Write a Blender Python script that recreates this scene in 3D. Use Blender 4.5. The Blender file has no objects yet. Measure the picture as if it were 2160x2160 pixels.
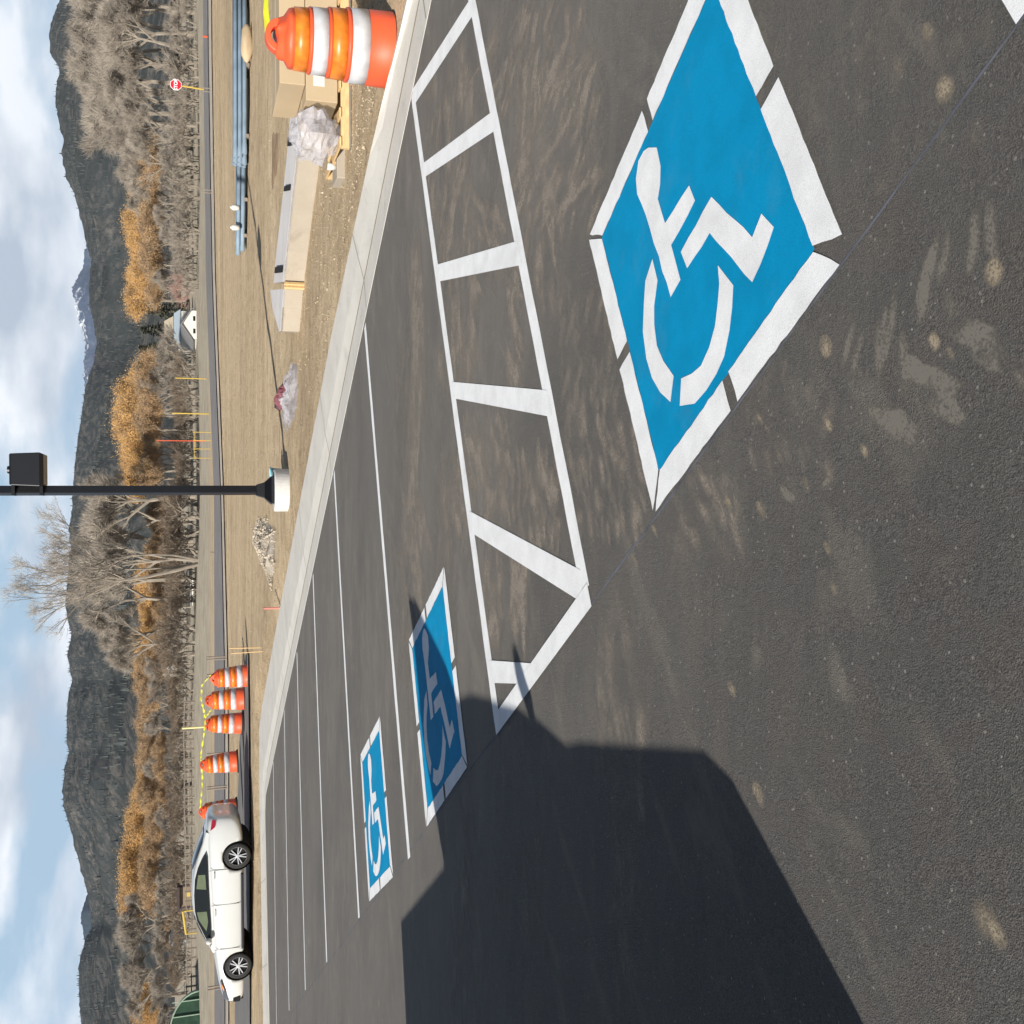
import bpy, bmesh, math, random
from math import sin, cos, pi, radians
from mathutils import Vector, Matrix, noise, Euler

S = bpy.context.scene
COL = S.collection

# ------------------------------------------------------------------ camera
F = 2183.17
H = 1.52
CP = Vector((0, 0, H))
R_ = Vector((0.86299061, -0.50515647, -0.00800882))
D_ = Vector((-0.15482368, -0.24933912, -0.95596006))
W_ = Vector((0.4809125, 0.82622451, -0.2933875))
cam_d = bpy.data.cameras.new("camera"); cam = bpy.data.objects.new("camera", cam_d); COL.objects.link(cam)
cam_d.sensor_fit = 'HORIZONTAL'; cam_d.sensor_width = 36; cam_d.lens = F / 2160 * 36
cam_d.clip_start = .05; cam_d.clip_end = 40000
m = Matrix.Identity(4)
for i in range(3):
    m[i][0] = D_[i]; m[i][1] = R_[i]; m[i][2] = -W_[i]; m[i][3] = CP[i]
cam.matrix_world = m
S.camera = cam

# ------------------------------------------------------------------ sun, sky, exposure
SUN_AZ = radians(247)      # compass-like azimuth the light comes from (from +Y towards +X)
SUN_EL = radians(23)
sd = Vector((sin(SUN_AZ) * cos(SUN_EL), cos(SUN_AZ) * cos(SUN_EL), sin(SUN_EL)))
sl = bpy.data.lights.new("sun", 'SUN'); sl.energy = 5.0; sl.angle = radians(0.55); sl.color = (1, .945, .86)
so = bpy.data.objects.new("sun", sl); COL.objects.link(so)
so.rotation_euler = sd.to_track_quat('Z', 'Y').to_euler()
so.location = (0, -20, 40)

wd = bpy.data.worlds.new("World"); S.world = wd; wd.use_nodes = True
nt = wd.node_tree; N = nt.nodes; K = nt.links
N.clear()
out = N.new('ShaderNodeOutputWorld')
sky = N.new('ShaderNodeTexSky'); sky.sky_type = 'NISHITA'; sky.sun_disc = False
sky.sun_elevation = SUN_EL; sky.sun_rotation = SUN_AZ; sky.air_density = 1.0; sky.dust_density = .6; sky.altitude = 2300
bg1 = N.new('ShaderNodeBackground'); bg1.inputs[1].default_value = .027
K.new(sky.outputs[0], bg1.inputs[0])
bg2 = N.new('ShaderNodeBackground')
tc = N.new('ShaderNodeTexCoord')
sep = N.new('ShaderNodeSeparateXYZ'); K.new(tc.outputs['Generated'], sep.inputs[0])
def mth(op, a, b=None, clamp=False, tree=None):
    n = (tree or nt).nodes.new('ShaderNodeMath'); n.operation = op; n.use_clamp = clamp
    for i, v in enumerate((a, b)):
        if v is None: continue
        if isinstance(v, (int, float)): n.inputs[i].default_value = v
        else: (tree or nt).links.new(v, n.inputs[i])
    return n.outputs[0]
def mixc(t, fac, a, b, mode='MIX'):
    n = t.nodes.new('ShaderNodeMix'); n.data_type = 'RGBA'; n.blend_type = mode
    if isinstance(fac, (int, float)): n.inputs[0].default_value = fac
    else: t.links.new(fac, n.inputs[0])
    for i, v in ((6, a), (7, b)):
        if isinstance(v, tuple): n.inputs[i].default_value = (*v, 1)
        else: t.links.new(v, n.inputs[i])
    return n.outputs[2]

cmb = N.new('ShaderNodeCombineXYZ'); K.new(sep.outputs[0], cmb.inputs[0]); K.new(sep.outputs[1], cmb.inputs[1])
K.new(mth('MULTIPLY', sep.outputs[2], 2.3), cmb.inputs[2])
nz = N.new('ShaderNodeTexNoise'); nz.inputs['Scale'].default_value = 5.2; nz.inputs['Detail'].default_value = 9
nz.inputs['Roughness'].default_value = .52; nz.inputs['Distortion'].default_value = .1
K.new(cmb.outputs[0], nz.inputs['Vector'])
rp = N.new('ShaderNodeValToRGB'); rp.color_ramp.elements[0].position = .40; rp.color_ramp.elements[1].position = .54
K.new(nz.outputs[0], rp.inputs[0])
# the overcast band sits low; overhead the sky is clear
low = N.new('ShaderNodeMapRange'); low.inputs[1].default_value = .24; low.inputs[2].default_value = .42
low.inputs[3].default_value = .97; low.inputs[4].default_value = .0
K.new(sep.outputs[2], low.inputs[0])
cov = low.outputs[0]
nz2 = N.new('ShaderNodeTexNoise'); nz2.inputs['Scale'].default_value = 7.5; nz2.inputs['Detail'].default_value = 7
nz2.inputs['Roughness'].default_value = .5
mp = N.new('ShaderNodeMapping'); mp.inputs['Location'].default_value = (4.1, 2.2, 0)
K.new(cmb.outputs[0], mp.inputs[0]); K.new(mp.outputs[0], nz2.inputs['Vector'])
rp2 = N.new('ShaderNodeValToRGB')
rp2.color_ramp.elements[0].position = .36; rp2.color_ramp.elements[0].color = (.46, .52, .60, 1)
rp2.color_ramp.elements[1].position = .60; rp2.color_ramp.elements[1].color = (.95, .97, .99, 1)
K.new(nz2.outputs[0], rp2.inputs[0])
mc = mixc(nt, rp.outputs[0], (.36, .52, .66), rp2.outputs[0]); K.new(mc, bg2.inputs[0]); bg2.inputs[1].default_value = .70
mx = N.new('ShaderNodeMixShader'); K.new(cov, mx.inputs[0]); K.new(bg1.outputs[0], mx.inputs[1]); K.new(bg2.outputs[0], mx.inputs[2])
K.new(mx.outputs[0], out.inputs[0])

S.view_settings.view_transform = 'Standard'; S.view_settings.look = 'None'
S.view_settings.exposure = 0.80; S.view_settings.gamma = 1
S.cycles.max_bounces = 6; S.cycles.transparent_max_bounces = 12; S.cycles.volume_bounces = 0
S.cycles.use_denoising = True

# ------------------------------------------------------------------ terrain model
SX, SY = -0.018792, 0.0051767
def interp(tab, y):
    if y <= tab[0][0]: return tab[0][1]
    for (a, b_), (c, d) in zip(tab, tab[1:]):
        if y <= c: return b_ + (d - b_) * (y - a) / (c - a)
    return tab[-1][1]
TB = [(-10, .50), (4.6, .50), (6.4, .86), (9.5, 1.24), (18.5, 1.76), (23.8, 2.0)]   # width of kerb and walk along the lot
def plane(x, y): return SX * x + SY * y
PD = [0, 14, 27, 45, 56, 68, 110, 160, 500, 1200]
PS = [-.45, -.2, 0, .2, .45]
PZ = [[0]*5, [0]*5, [.2, .12, .02, -.08, -.12], [.25, .22, .2, .12, .1], [.5, .5, .42, .4, .4],
      [.72, .66, .6, .6, .62], [2.2, 2.0, 1.15, .8, .7], [3.2, 2.9, 1.9, 1.5, 1.3], [12, 11, 8, 7, 7], [20]*5]
def prof(Dh, s):
    s = max(PS[0], min(PS[-1], s))
    j = 0
    while j < 3 and s > PS[j + 1]: j += 1
    ts = (s - PS[j]) / (PS[j + 1] - PS[j])
    i = 0
    Dh = min(Dh, 1199)
    while i < len(PD) - 2 and Dh > PD[i + 1]: i += 1
    td = (Dh - PD[i]) / (PD[i + 1] - PD[i])
    a = PZ[i][j] * (1 - ts) + PZ[i][j + 1] * ts
    b = PZ[i + 1][j] * (1 - ts) + PZ[i + 1][j + 1] * ts
    return a * (1 - td) + b * td
def sm(a, b, x):
    t = max(0, min(1, (x - a) / (b - a))); return t * t * (3 - 2 * t)
def terr(x, y):
    # height of the ground at a point
    Dh = .503 * x + .864 * y; L = .864 * x - .503 * y
    pl = plane(max(-60, min(20, x)), max(-30, min(30, y)))
    if Dh < 14: z = pl - .0
    else:
        t = sm(14, 27, Dh)
        z = pl * (1 - t) + prof(max(Dh, 27), L / max(Dh, 1)) * t
    n = noise.noise(Vector((x * .45, y * .45, 0))) * .03 + noise.noise(Vector((x * 1.7, y * 1.7, 5))) * .012
    n += noise.noise(Vector((x * .05, y * .05, 9))) * min(.35, Dh * .003) * sm(70, 110, Dh)
    if x < 6.62 + interp(TB, y) and y < 25.25: return pl - .09
    if x < 7.3 + interp(TB, y) and y < 26: return pl + n * .6 - .01 * (1 - min(1, max(0, x - 6.62 - interp(TB, y))))
    return z + n
def ray(px, py): return F * W_ + R_ * (1080 - py) + D_ * (px - 1080)
def hit(px, py, dz=0, far=900):
    k = ray(px, py); k = k / k.length
    t = 2.0; prev = t
    while t < far:
        P = CP + k * t
        if P.z < terr(P.x, P.y) + dz: break
        prev = t; t *= 1.01
    a, b = prev, t
    for _ in range(24):
        c = (a + b) / 2; P = CP + k * c
        if P.z < terr(P.x, P.y) + dz: b = c
        else: a = c
    return CP + k * b
def at(px, py, D): return CP + ray(px, py) * (D / F)
def on(px, py, D):
    """ground point straight below/above the sight line at depth D"""
    P = at(px, py, D); return Vector((P.x, P.y, terr(P.x, P.y)))
def zat(px, py, P):
    k = ray(px, py); t = math.hypot(P.x, P.y) / math.hypot(k.x, k.y); return H + k.z * t
def lot(px, py, dz=0):
    k = ray(px, py); t = -(H - dz) / (k.z - SX * k.x - SY * k.y); return CP + k * t

# ------------------------------------------------------------------ materials
def pm(name, col, rough=.8, metal=0, bump=0, scale=20, var=.12, spec=.3, coat=0, var_scale=None, stretch=None):
    M = bpy.data.materials.new(name); M.use_nodes = True
    t = M.node_tree; b = t.nodes['Principled BSDF']
    b.inputs['Roughness'].default_value = rough; b.inputs['Metallic'].default_value = metal
    b.inputs['Specular IOR Level'].default_value = spec
    b.inputs['Coat Weight'].default_value = coat
    tcn = t.nodes.new('ShaderNodeTexCoord')
    src = tcn.outputs['Object']
    if stretch:
        mpn = t.nodes.new('ShaderNodeMapping'); mpn.inputs['Scale'].default_value = stretch
        t.links.new(src, mpn.inputs[0]); src = mpn.outputs[0]
    n = t.nodes.new('ShaderNodeTexNoise'); n.inputs['Scale'].default_value = var_scale or scale * .3; n.inputs['Detail'].default_value = 6
    t.links.new(src, n.inputs['Vector'])
    r = t.nodes.new('ShaderNodeMapRange'); r.inputs[1].default_value = .3; r.inputs[2].default_value = .7
    r.inputs[3].default_value = 1 - var; r.inputs[4].default_value = 1 + var
    t.links.new(n.outputs[0], r.inputs[0])
    mxn = t.nodes.new('ShaderNodeVectorMath'); mxn.operation = 'SCALE'; mxn.inputs[0].default_value = col[:3]
    t.links.new(r.outputs[0], mxn.inputs['Scale']); t.links.new(mxn.outputs[0], b.inputs['Base Color'])
    if bump:
        n2 = t.nodes.new('ShaderNodeTexNoise'); n2.inputs['Scale'].default_value = scale; n2.inputs['Detail'].default_value = 5
        t.links.new(src, n2.inputs['Vector'])
        bp = t.nodes.new('ShaderNodeBump'); bp.inputs['Strength'].default_value = bump; bp.inputs['Distance'].default_value = .02
        t.links.new(n2.outputs[0], bp.inputs['Height']); t.links.new(bp.outputs[0], b.inputs['Normal'])
    return M

def ramp(t, src, stops):
    r = t.nodes.new('ShaderNodeValToRGB'); e = r.color_ramp.elements
    while len(e) < len(stops): e.new(.5)
    for i, (p, c) in enumerate(stops):
        e[i].position = p; e[i].color = (*c, 1) if len(c) == 3 else c
    t.links.new(src, r.inputs[0]); return r.outputs[0]
def nodenoise(t, src, scale, detail=6, rough=.55, dist=0, stretch=None, rot=0, loc=(0, 0, 0)):
    if stretch or rot:
        mpn = t.nodes.new('ShaderNodeMapping'); mpn.inputs['Rotation'].default_value = (0, 0, rot)
        mpn.vector_type = 'TEXTURE' if False else 'POINT'
        m2 = t.nodes.new('ShaderNodeMapping'); m2.inputs['Scale'].default_value = stretch or (1, 1, 1); m2.inputs['Location'].default_value = loc
        t.links.new(src, mpn.inputs[0]); t.links.new(mpn.outputs[0], m2.inputs[0]); src = m2.outputs[0]
    n = t.nodes.new('ShaderNodeTexNoise'); n.inputs['Scale'].default_value = scale; n.inputs['Detail'].default_value = detail
    n.inputs['Roughness'].default_value = rough; n.inputs['Distortion'].default_value = dist
    t.links.new(src, n.inputs['Vector']); return n.outputs[0]
def mat_asphalt():
    M = bpy.data.materials.new("asphalt"); M.use_nodes = True; t = M.node_tree; b = t.nodes['Principled BSDF']
    c = t.nodes.new('ShaderNodeTexCoord').outputs['Object']
    fine = nodenoise(t, c, 260, 2, .6)
    mid = nodenoise(t, c, 70, 5, .75)
    base = ramp(t, fine, [(.34, (.022, .022, .021)), (.5, (.074, .071, .067)), (.66, (.185, .175, .16))])
    base = mixc(t, .5, base, ramp(t, mid, [(.32, (.045, .044, .043)), (.5, (.078, .074, .070)), (.70, (.125, .117, .107))]))
    tint = nodenoise(t, c, 4.5, 4, .6)
    base = mixc(t, .55, base, ramp(t, tint, [(.35, (.82, .90, .86)), (.5, (1, 1, 1)), (.65, (1.12, 1.0, .93))]), 'MULTIPLY')
    # fine bright chips
    vo = t.nodes.new('ShaderNodeTexVoronoi'); vo.inputs['Scale'].default_value = 55; t.links.new(c, vo.inputs['Vector'])
    vsep = t.nodes.new('ShaderNodeSeparateColor'); t.links.new(vo.outputs['Color'], vsep.inputs[0])
    chip = mth('MULTIPLY', mth('LESS_THAN', vo.outputs['Distance'], .22, tree=t), mth('GREATER_THAN', vsep.outputs[0], .90, tree=t), tree=t)
    base = mixc(t, mth('MULTIPLY', chip, .55, tree=t), base, (.33, .31, .28))
    sep_ = t.nodes.new('ShaderNodeSeparateXYZ'); t.links.new(c, sep_.inputs[0])
    # dust plus brightening painted in for the glancing view, growing towards kerb and far end
    q = mth('ADD', sep_.outputs[0], mth('MULTIPLY', sep_.outputs[1], .42, tree=t), tree=t)
    mr = t.nodes.new('ShaderNodeMapRange'); mr.inputs[1].default_value = 1.4; mr.inputs[2].default_value = 5.0; mr.inputs[3].default_value = .12; mr.inputs[4].default_value = 1.0
    t.links.new(q, mr.inputs[0]); g = mr.outputs[0]
    # dusty sweeping marks left by wind and brooms
    sw = nodenoise(t, c, 2.6, 7, .66, .7, (.55, 1.7, 1), radians(33))
    sw2 = nodenoise(t, c, 6.0, 6, .68, .6, (.6, 1.5, 1), radians(44), (3, 7, 0))
    sw3 = nodenoise(t, c, 1.4, 5, .6, .9, (.35, 1.6, 1), radians(20), (1, 4, 0))
    pf = ramp(t, nodenoise(t, c, .45, 4, .6), [(.34, (.15, .15, .15)), (.58, (1, 1, 1))])
    f1 = ramp(t, sw, [(.49, (0, 0, 0)), (.58, (1, 1, 1))])
    f2 = ramp(t, sw2, [(.53, (0, 0, 0)), (.61, (1, 1, 1))])
    f3 = ramp(t, sw3, [(.45, (0, 0, 0)), (.68, (.7, .7, .7))])
    df = mth('MULTIPLY', mth('MULTIPLY', mth('MAXIMUM', mth('MAXIMUM', f1, f2, tree=t), f3, tree=t), pf, tree=t), g, tree=t)
    col = mixc(t, mth('MULTIPLY', df, .34, tree=t), base, (.275, .238, .192))
    wf = ramp(t, nodenoise(t, c, .8, 5, .6, .3, (.5, 1.1, 1), radians(30), (9, 2, 0)), [(.35, (.30, .30, .30)), (.7, (.60, .60, .60))])
    col = mixc(t, mth('MULTIPLY', wf, g, tree=t), col, (.215, .197, .176))
    # dried mud spots and boot scuffs
    sp = nodenoise(t, c, 3.4, 3, .5, 0, (1, 1, 1), 0, (5, 5, 0))
    col = mixc(t, ramp(t, sp, [(.665, (0, 0, 0)), (.76, (.40, .40, .40))]), col, (.27, .24, .19))
    sc = nodenoise(t, c, 2.3, 5, .62, .4, (.55, 1.7, 1), radians(-12), (2, 9, 0))
    col = mixc(t, ramp(t, sc, [(.56, (0, 0, 0)), (.64, (.20, .20, .20))]), col, (.25, .22, .18))
    t.links.new(col, b.inputs['Base Color'])
    b.inputs['Roughness'].default_value = .78; b.inputs['Specular IOR Level'].default_value = .4
    bp = t.nodes.new('ShaderNodeBump'); bp.inputs['Strength'].default_value = .8; bp.inputs['Distance'].default_value = .006
    t.links.new(mth('ADD', fine, mid, tree=t), bp.inputs['Height']); t.links.new(bp.outputs[0], b.inputs['Normal'])
    return M

def mat_dirt():
    M = bpy.data.materials.new("dirt"); M.use_nodes = True; t = M.node_tree; b = t.nodes['Principled BSDF']
    c = t.nodes.new('ShaderNodeTexCoord').outputs['Object']
    # bands of graded soil run along the road
    a = nodenoise(t, c, .22, 6, .6, .5, (.35, 1.6, 1), radians(30))
    col = ramp(t, a, [(.36, (.32, .215, .12)), (.48, (.56, .415, .25)), (.62, (.74, .58, .385))])
    rut = nodenoise(t, c, 1.1, 5, .6, .3, (.10, 2.0, 1), radians(30), (3, 3, 0))
    col = mixc(t, .85, col, ramp(t, rut, [(.36, (.58, .54, .50)), (.5, (1, 1, 1)), (.66, (1.15, 1.15, 1.13))]), 'MULTIPLY')
    pat = nodenoise(t, c, .5, 7, .68, .8, (.5, 1.2, 1), radians(30), (8, 1, 0))
    col = mixc(t, .8, col, ramp(t, pat, [(.36, (.66, .61, .55)), (.5, (1, 1, 1)), (.64, (1.2, 1.18, 1.15))]), 'MULTIPLY')
    g = nodenoise(t, c, 3.0, 8, .7)
    col = mixc(t, .55, col, ramp(t, g, [(.34, (.27, .185, .11)), (.5, (.60, .455, .285)), (.68, (.82, .68, .49))]))
    g2 = nodenoise(t, c, 32, 4, .7)
    col = mixc(t, .35, col, ramp(t, g2, [(.36, (.10, .075, .05)), (.5, (.42, .33, .22)), (.64, (.72, .64, .50))]))
    # grey brush and dry grass beyond the road: distance along the view of the field
    sp = t.nodes.new('ShaderNodeVectorMath'); sp.operation = 'DOT_PRODUCT'; sp.inputs[1].default_value = (.503, .864, 0)
    t.links.new(c, sp.inputs[0])
    far = t.nodes.new('ShaderNodeMapRange'); far.inputs[1].default_value = 60; far.inputs[2].default_value = 72
    t.links.new(sp.outputs['Value'], far.inputs[0])
    gr = nodenoise(t, c, .6, 8, .7)
    gcol = ramp(t, gr, [(.3, (.24, .20, .15)), (.5, (.40, .35, .27)), (.7, (.52, .46, .37))])
    col = mixc(t, far.outputs[0], col, gcol)
    t.links.new(col, b.inputs['Base Color']); b.inputs['Roughness'].default_value = .95; b.inputs['Specular IOR Level'].default_value = .1
    bp = t.nodes.new('ShaderNodeBump'); bp.inputs['Strength'].default_value = 1.0; bp.inputs['Distance'].default_value = .07
    t.links.new(mth('ADD', g, mth('MULTIPLY', g2, .5, tree=t), tree=t), bp.inputs['Height']); t.links.new(bp.outputs[0], b.inputs['Normal'])
    return M

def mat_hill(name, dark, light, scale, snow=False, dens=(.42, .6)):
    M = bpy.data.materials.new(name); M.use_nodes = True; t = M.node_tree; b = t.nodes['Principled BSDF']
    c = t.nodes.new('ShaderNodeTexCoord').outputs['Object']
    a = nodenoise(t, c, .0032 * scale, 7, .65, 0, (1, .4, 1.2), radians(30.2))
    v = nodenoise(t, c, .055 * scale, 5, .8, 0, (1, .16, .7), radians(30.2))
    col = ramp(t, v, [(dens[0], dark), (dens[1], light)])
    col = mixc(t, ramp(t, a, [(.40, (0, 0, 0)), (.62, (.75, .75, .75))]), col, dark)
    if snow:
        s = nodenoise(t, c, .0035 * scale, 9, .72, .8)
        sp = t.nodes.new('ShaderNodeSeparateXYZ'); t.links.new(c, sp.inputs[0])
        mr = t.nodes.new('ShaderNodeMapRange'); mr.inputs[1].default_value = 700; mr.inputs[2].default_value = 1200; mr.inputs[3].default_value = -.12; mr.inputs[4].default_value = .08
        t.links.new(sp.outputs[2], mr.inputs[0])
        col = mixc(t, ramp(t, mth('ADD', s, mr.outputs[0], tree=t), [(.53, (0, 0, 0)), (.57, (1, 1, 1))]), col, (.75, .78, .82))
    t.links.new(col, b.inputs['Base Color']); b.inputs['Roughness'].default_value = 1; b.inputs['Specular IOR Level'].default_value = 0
    return M

def mat_conc(name, c0, c1, scale=6, streak=0):
    M = bpy.data.materials.new(name); M.use_nodes = True; t = M.node_tree; b = t.nodes['Principled BSDF']
    c = t.nodes.new('ShaderNodeTexCoord').outputs['Object']
    a = nodenoise(t, c, scale, 7, .65); f = nodenoise(t, c, 90, 3, .6)
    col = ramp(t, a, [(.3, c0), (.65, c1)])
    col = mixc(t, .15, col, ramp(t, f, [(.35, (.15, .13, .11)), (.6, c1)]))
    st = nodenoise(t, c, scale * 1.7, 6, .7, .5)
    col = mixc(t, ramp(t, st, [(.56, (0, 0, 0)), (.68, (.38, .38, .38))]), col, tuple(v * .62 for v in c0))
    t.links.new(col, b.inputs['Base Color']); b.inputs['Roughness'].default_value = .88
    bp = t.nodes.new('ShaderNodeBump'); bp.inputs['Strength'].default_value = .25; bp.inputs['Distance'].default_value = .004
    t.links.new(f, bp.inputs['Height']); t.links.new(bp.outputs[0], b.inputs['Normal'])
    return M

def mat_paint(name, col, wear=.25):
    M = bpy.data.materials.new(name); M.use_nodes = True; t = M.node_tree; b = t.nodes['Principled BSDF']
    c = t.nodes.new('ShaderNodeTexCoord').outputs['Object']
    a = nodenoise(t, c, 7, 6, .6); f = nodenoise(t, c, 180, 3, .7)
    k2 = tuple(v * .86 for v in col)
    cc = ramp(t, a, [(.3, k2), (.6, col)])
    cc = mixc(t, ramp(t, f, [(.24, (.5 * wear * 2,) * 3), (.40, (0, 0, 0))]), cc, (.10, .095, .09))
    gr = nodenoise(t, c, 320, 2, .6); cc = mixc(t, .8, cc, ramp(t, gr, [(.30, (.78, .78, .78)), (.5, (1, 1, 1)), (.7, (1.08, 1.08, 1.08))]), 'MULTIPLY')
    th = nodenoise(t, c, 2.2, 7, .7, .4)
    cc = mixc(t, ramp(t, th, [(.54, (0, 0, 0)), (.74, (.13, .13, .13))]), cc, (.24, .23, .21))
    t.links.new(cc, b.inputs['Base Color']); b.inputs['Roughness'].default_value = .75; b.inputs['Specular IOR Level'].default_value = .1
    bp = t.nodes.new('ShaderNodeBump'); bp.inputs['Strength'].default_value = .35; bp.inputs['Distance'].default_value = .003
    t.links.new(f, bp.inputs['Height']); t.links.new(bp.outputs[0], b.inputs['Normal'])
    return M

M = {}
M['asphalt'] = mat_asphalt()
M['dirt'] = mat_dirt()
M['road'] = pm('road_asphalt', (.19, .18, .175), .9, bump=.3, scale=8, var=.12, var_scale=.8)
M['gravel'] = pm('pale_gravel', (.42, .37, .31), .95, bump=.8, scale=5, var=.25)
M['drive'] = pm('drive_asphalt', (.17, .165, .16), .9, bump=.4, scale=30, var=.15, var_scale=1)
M['kerb'] = mat_conc('kerb_concrete', (.52, .50, .46), (.62, .60, .55), 1.6)
M['white'] = mat_paint('white_paint', (.84, .85, .86), .12)
M['blue'] = mat_paint('blue_paint', (.0, .275, .53), .05)
M['orange'] = pm('orange_plastic', (.60, .085, .028), .5, var=.1, scale=8, spec=.4, bump=.05)
M['orefl'] = pm('orange_reflective', (.60, .165, .015), .4, var=.3, scale=40, spec=.5)
M['wrefl'] = pm('white_reflective', (.46, .465, .48), .4, var=.16, var_scale=9, scale=20, spec=.5)
M['rubber'] = pm('black_rubber', (.018, .018, .018), .8, scale=30, bump=.2)
M['black'] = pm('black_metal', (.006, .006, .008), .35, .3, scale=10, spec=.5)
M['conc'] = mat_conc('white_concrete', (.44, .435, .42), (.56, .555, .54), 4)
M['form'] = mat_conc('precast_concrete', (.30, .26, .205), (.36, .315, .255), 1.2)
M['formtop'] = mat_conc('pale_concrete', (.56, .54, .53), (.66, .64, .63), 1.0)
M['card'] = pm('tan_cardboard', (.40, .31, .20), .85, var=.1, scale=6, bump=.1, var_scale=1.2)
M['wood'] = pm('pine_wood', (.55, .38, .19), .8, var=.2, scale=30, stretch=(1, 8, 8))
M['oldwood'] = pm('weathered_wood', (.19, .16, .13), .9, var=.2, scale=30)
M['pipe'] = pm('blue_plastic_pipe', (.19, .255, .32), .6, var=.3, scale=5)
M['film'] = pm('clear_film', (.50, .49, .53), .25, var=.25, scale=14, bump=.8, spec=.6)
M['film'].node_tree.nodes['Principled BSDF'].inputs['Alpha'].default_value = .45
M['maroon'] = pm('maroon_tarp', (.20, .075, .085), .5, var=.4, scale=20, bump=.7)
M['tape'] = pm('yellow_tape', (.46, .47, .03), .5, var=.1)
M['yellow'] = pm('yellow_paint', (.42, .29, .05), .5)
M['red'] = pm('red_sign', (.52, .012, .03), .4)
M['signw'] = pm('white_sign', (.8, .8, .8), .4)
M['carpaint'] = pm('white_car_paint', (.46, .47, .465), .28, var=.01, coat=.8, spec=.5)
M['glass'] = pm('dark_glass', (.012, .014, .014), .06, spec=.8, var=.02)
M['windsh'] = pm('windscreen_glass', (.10, .15, .18), .06, spec=.9, var=.02)
M['rim'] = pm('alloy_rim', (.52, .53, .55), .3, .8, var=.05)
M['tail'] = pm('red_lens', (.28, .004, .02), .2, spec=.7)
M['lamp'] = pm('headlamp_lens', (.09, .11, .14), .12, spec=.9)
M['amber'] = pm('amber_lens', (.65, .17, .03), .2)
M['bark'] = pm('pale_bark', (.215, .185, .15), .95, var=.25, scale=3)
M['twig'] = pm('grey_twigs', (.275, .24, .20), .95, var=.3, scale=.25, var_scale=.35)
M['twigd'] = pm('brown_twigs', (.19, .145, .105), .95, var=.35, scale=.25, var_scale=.4)
M['leaf'] = pm('yellow_leaves', (.53, .315, .12), .8, var=.3, scale=1, var_scale=.5)
M['leafo'] = pm('orange_leaves', (.42, .275, .145), .8, var=.35, scale=1, var_scale=.5)
M['pink'] = pm('pink_red_leaves', (.55, .20, .16), .8, var=.3, scale=1)
M['green'] = pm('dark_needles', (.075, .078, .058), .9, var=.4, scale=2)
M['stone'] = pm('rubble_stone', (.40, .35, .28), .9, bump=.3, scale=6, var=.3, var_scale=2)
M['siding'] = pm('white_siding', (.55, .54, .50), .7, var=.04)
M['roofg'] = pm('grey_roof', (.16, .16, .165), .8, var=.1)
M['roofb'] = pm('pale_blue_roof', (.38, .46, .52), .5, var=.06)
M['tan'] = pm('tan_siding', (.46, .40, .30), .8, var=.06)
M['hoop'] = pm('green_hoop_cover', (.28, .36, .28), .6, var=.1)
M['hoopd'] = pm('hoop_shade', (.02, .05, .03), .8, var=.3, scale=8)
M['brown'] = pm('brown_soil', (.27, .185, .11), .95, bump=.9, scale=6, var=.3, var_scale=3)
M['dbrown'] = pm('dark_brown_board', (.045, .03, .032), .8, var=.2)
M['chalk'] = pm('chalk_line', (.115, .12, .145), .9, var=.3, scale=30)
M['dark'] = pm('dark_interior', (.008, .008, .008), .9)
M['teal'] = pm('teal_sheet', (.25, .48, .55), .6, var=.2)

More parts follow.
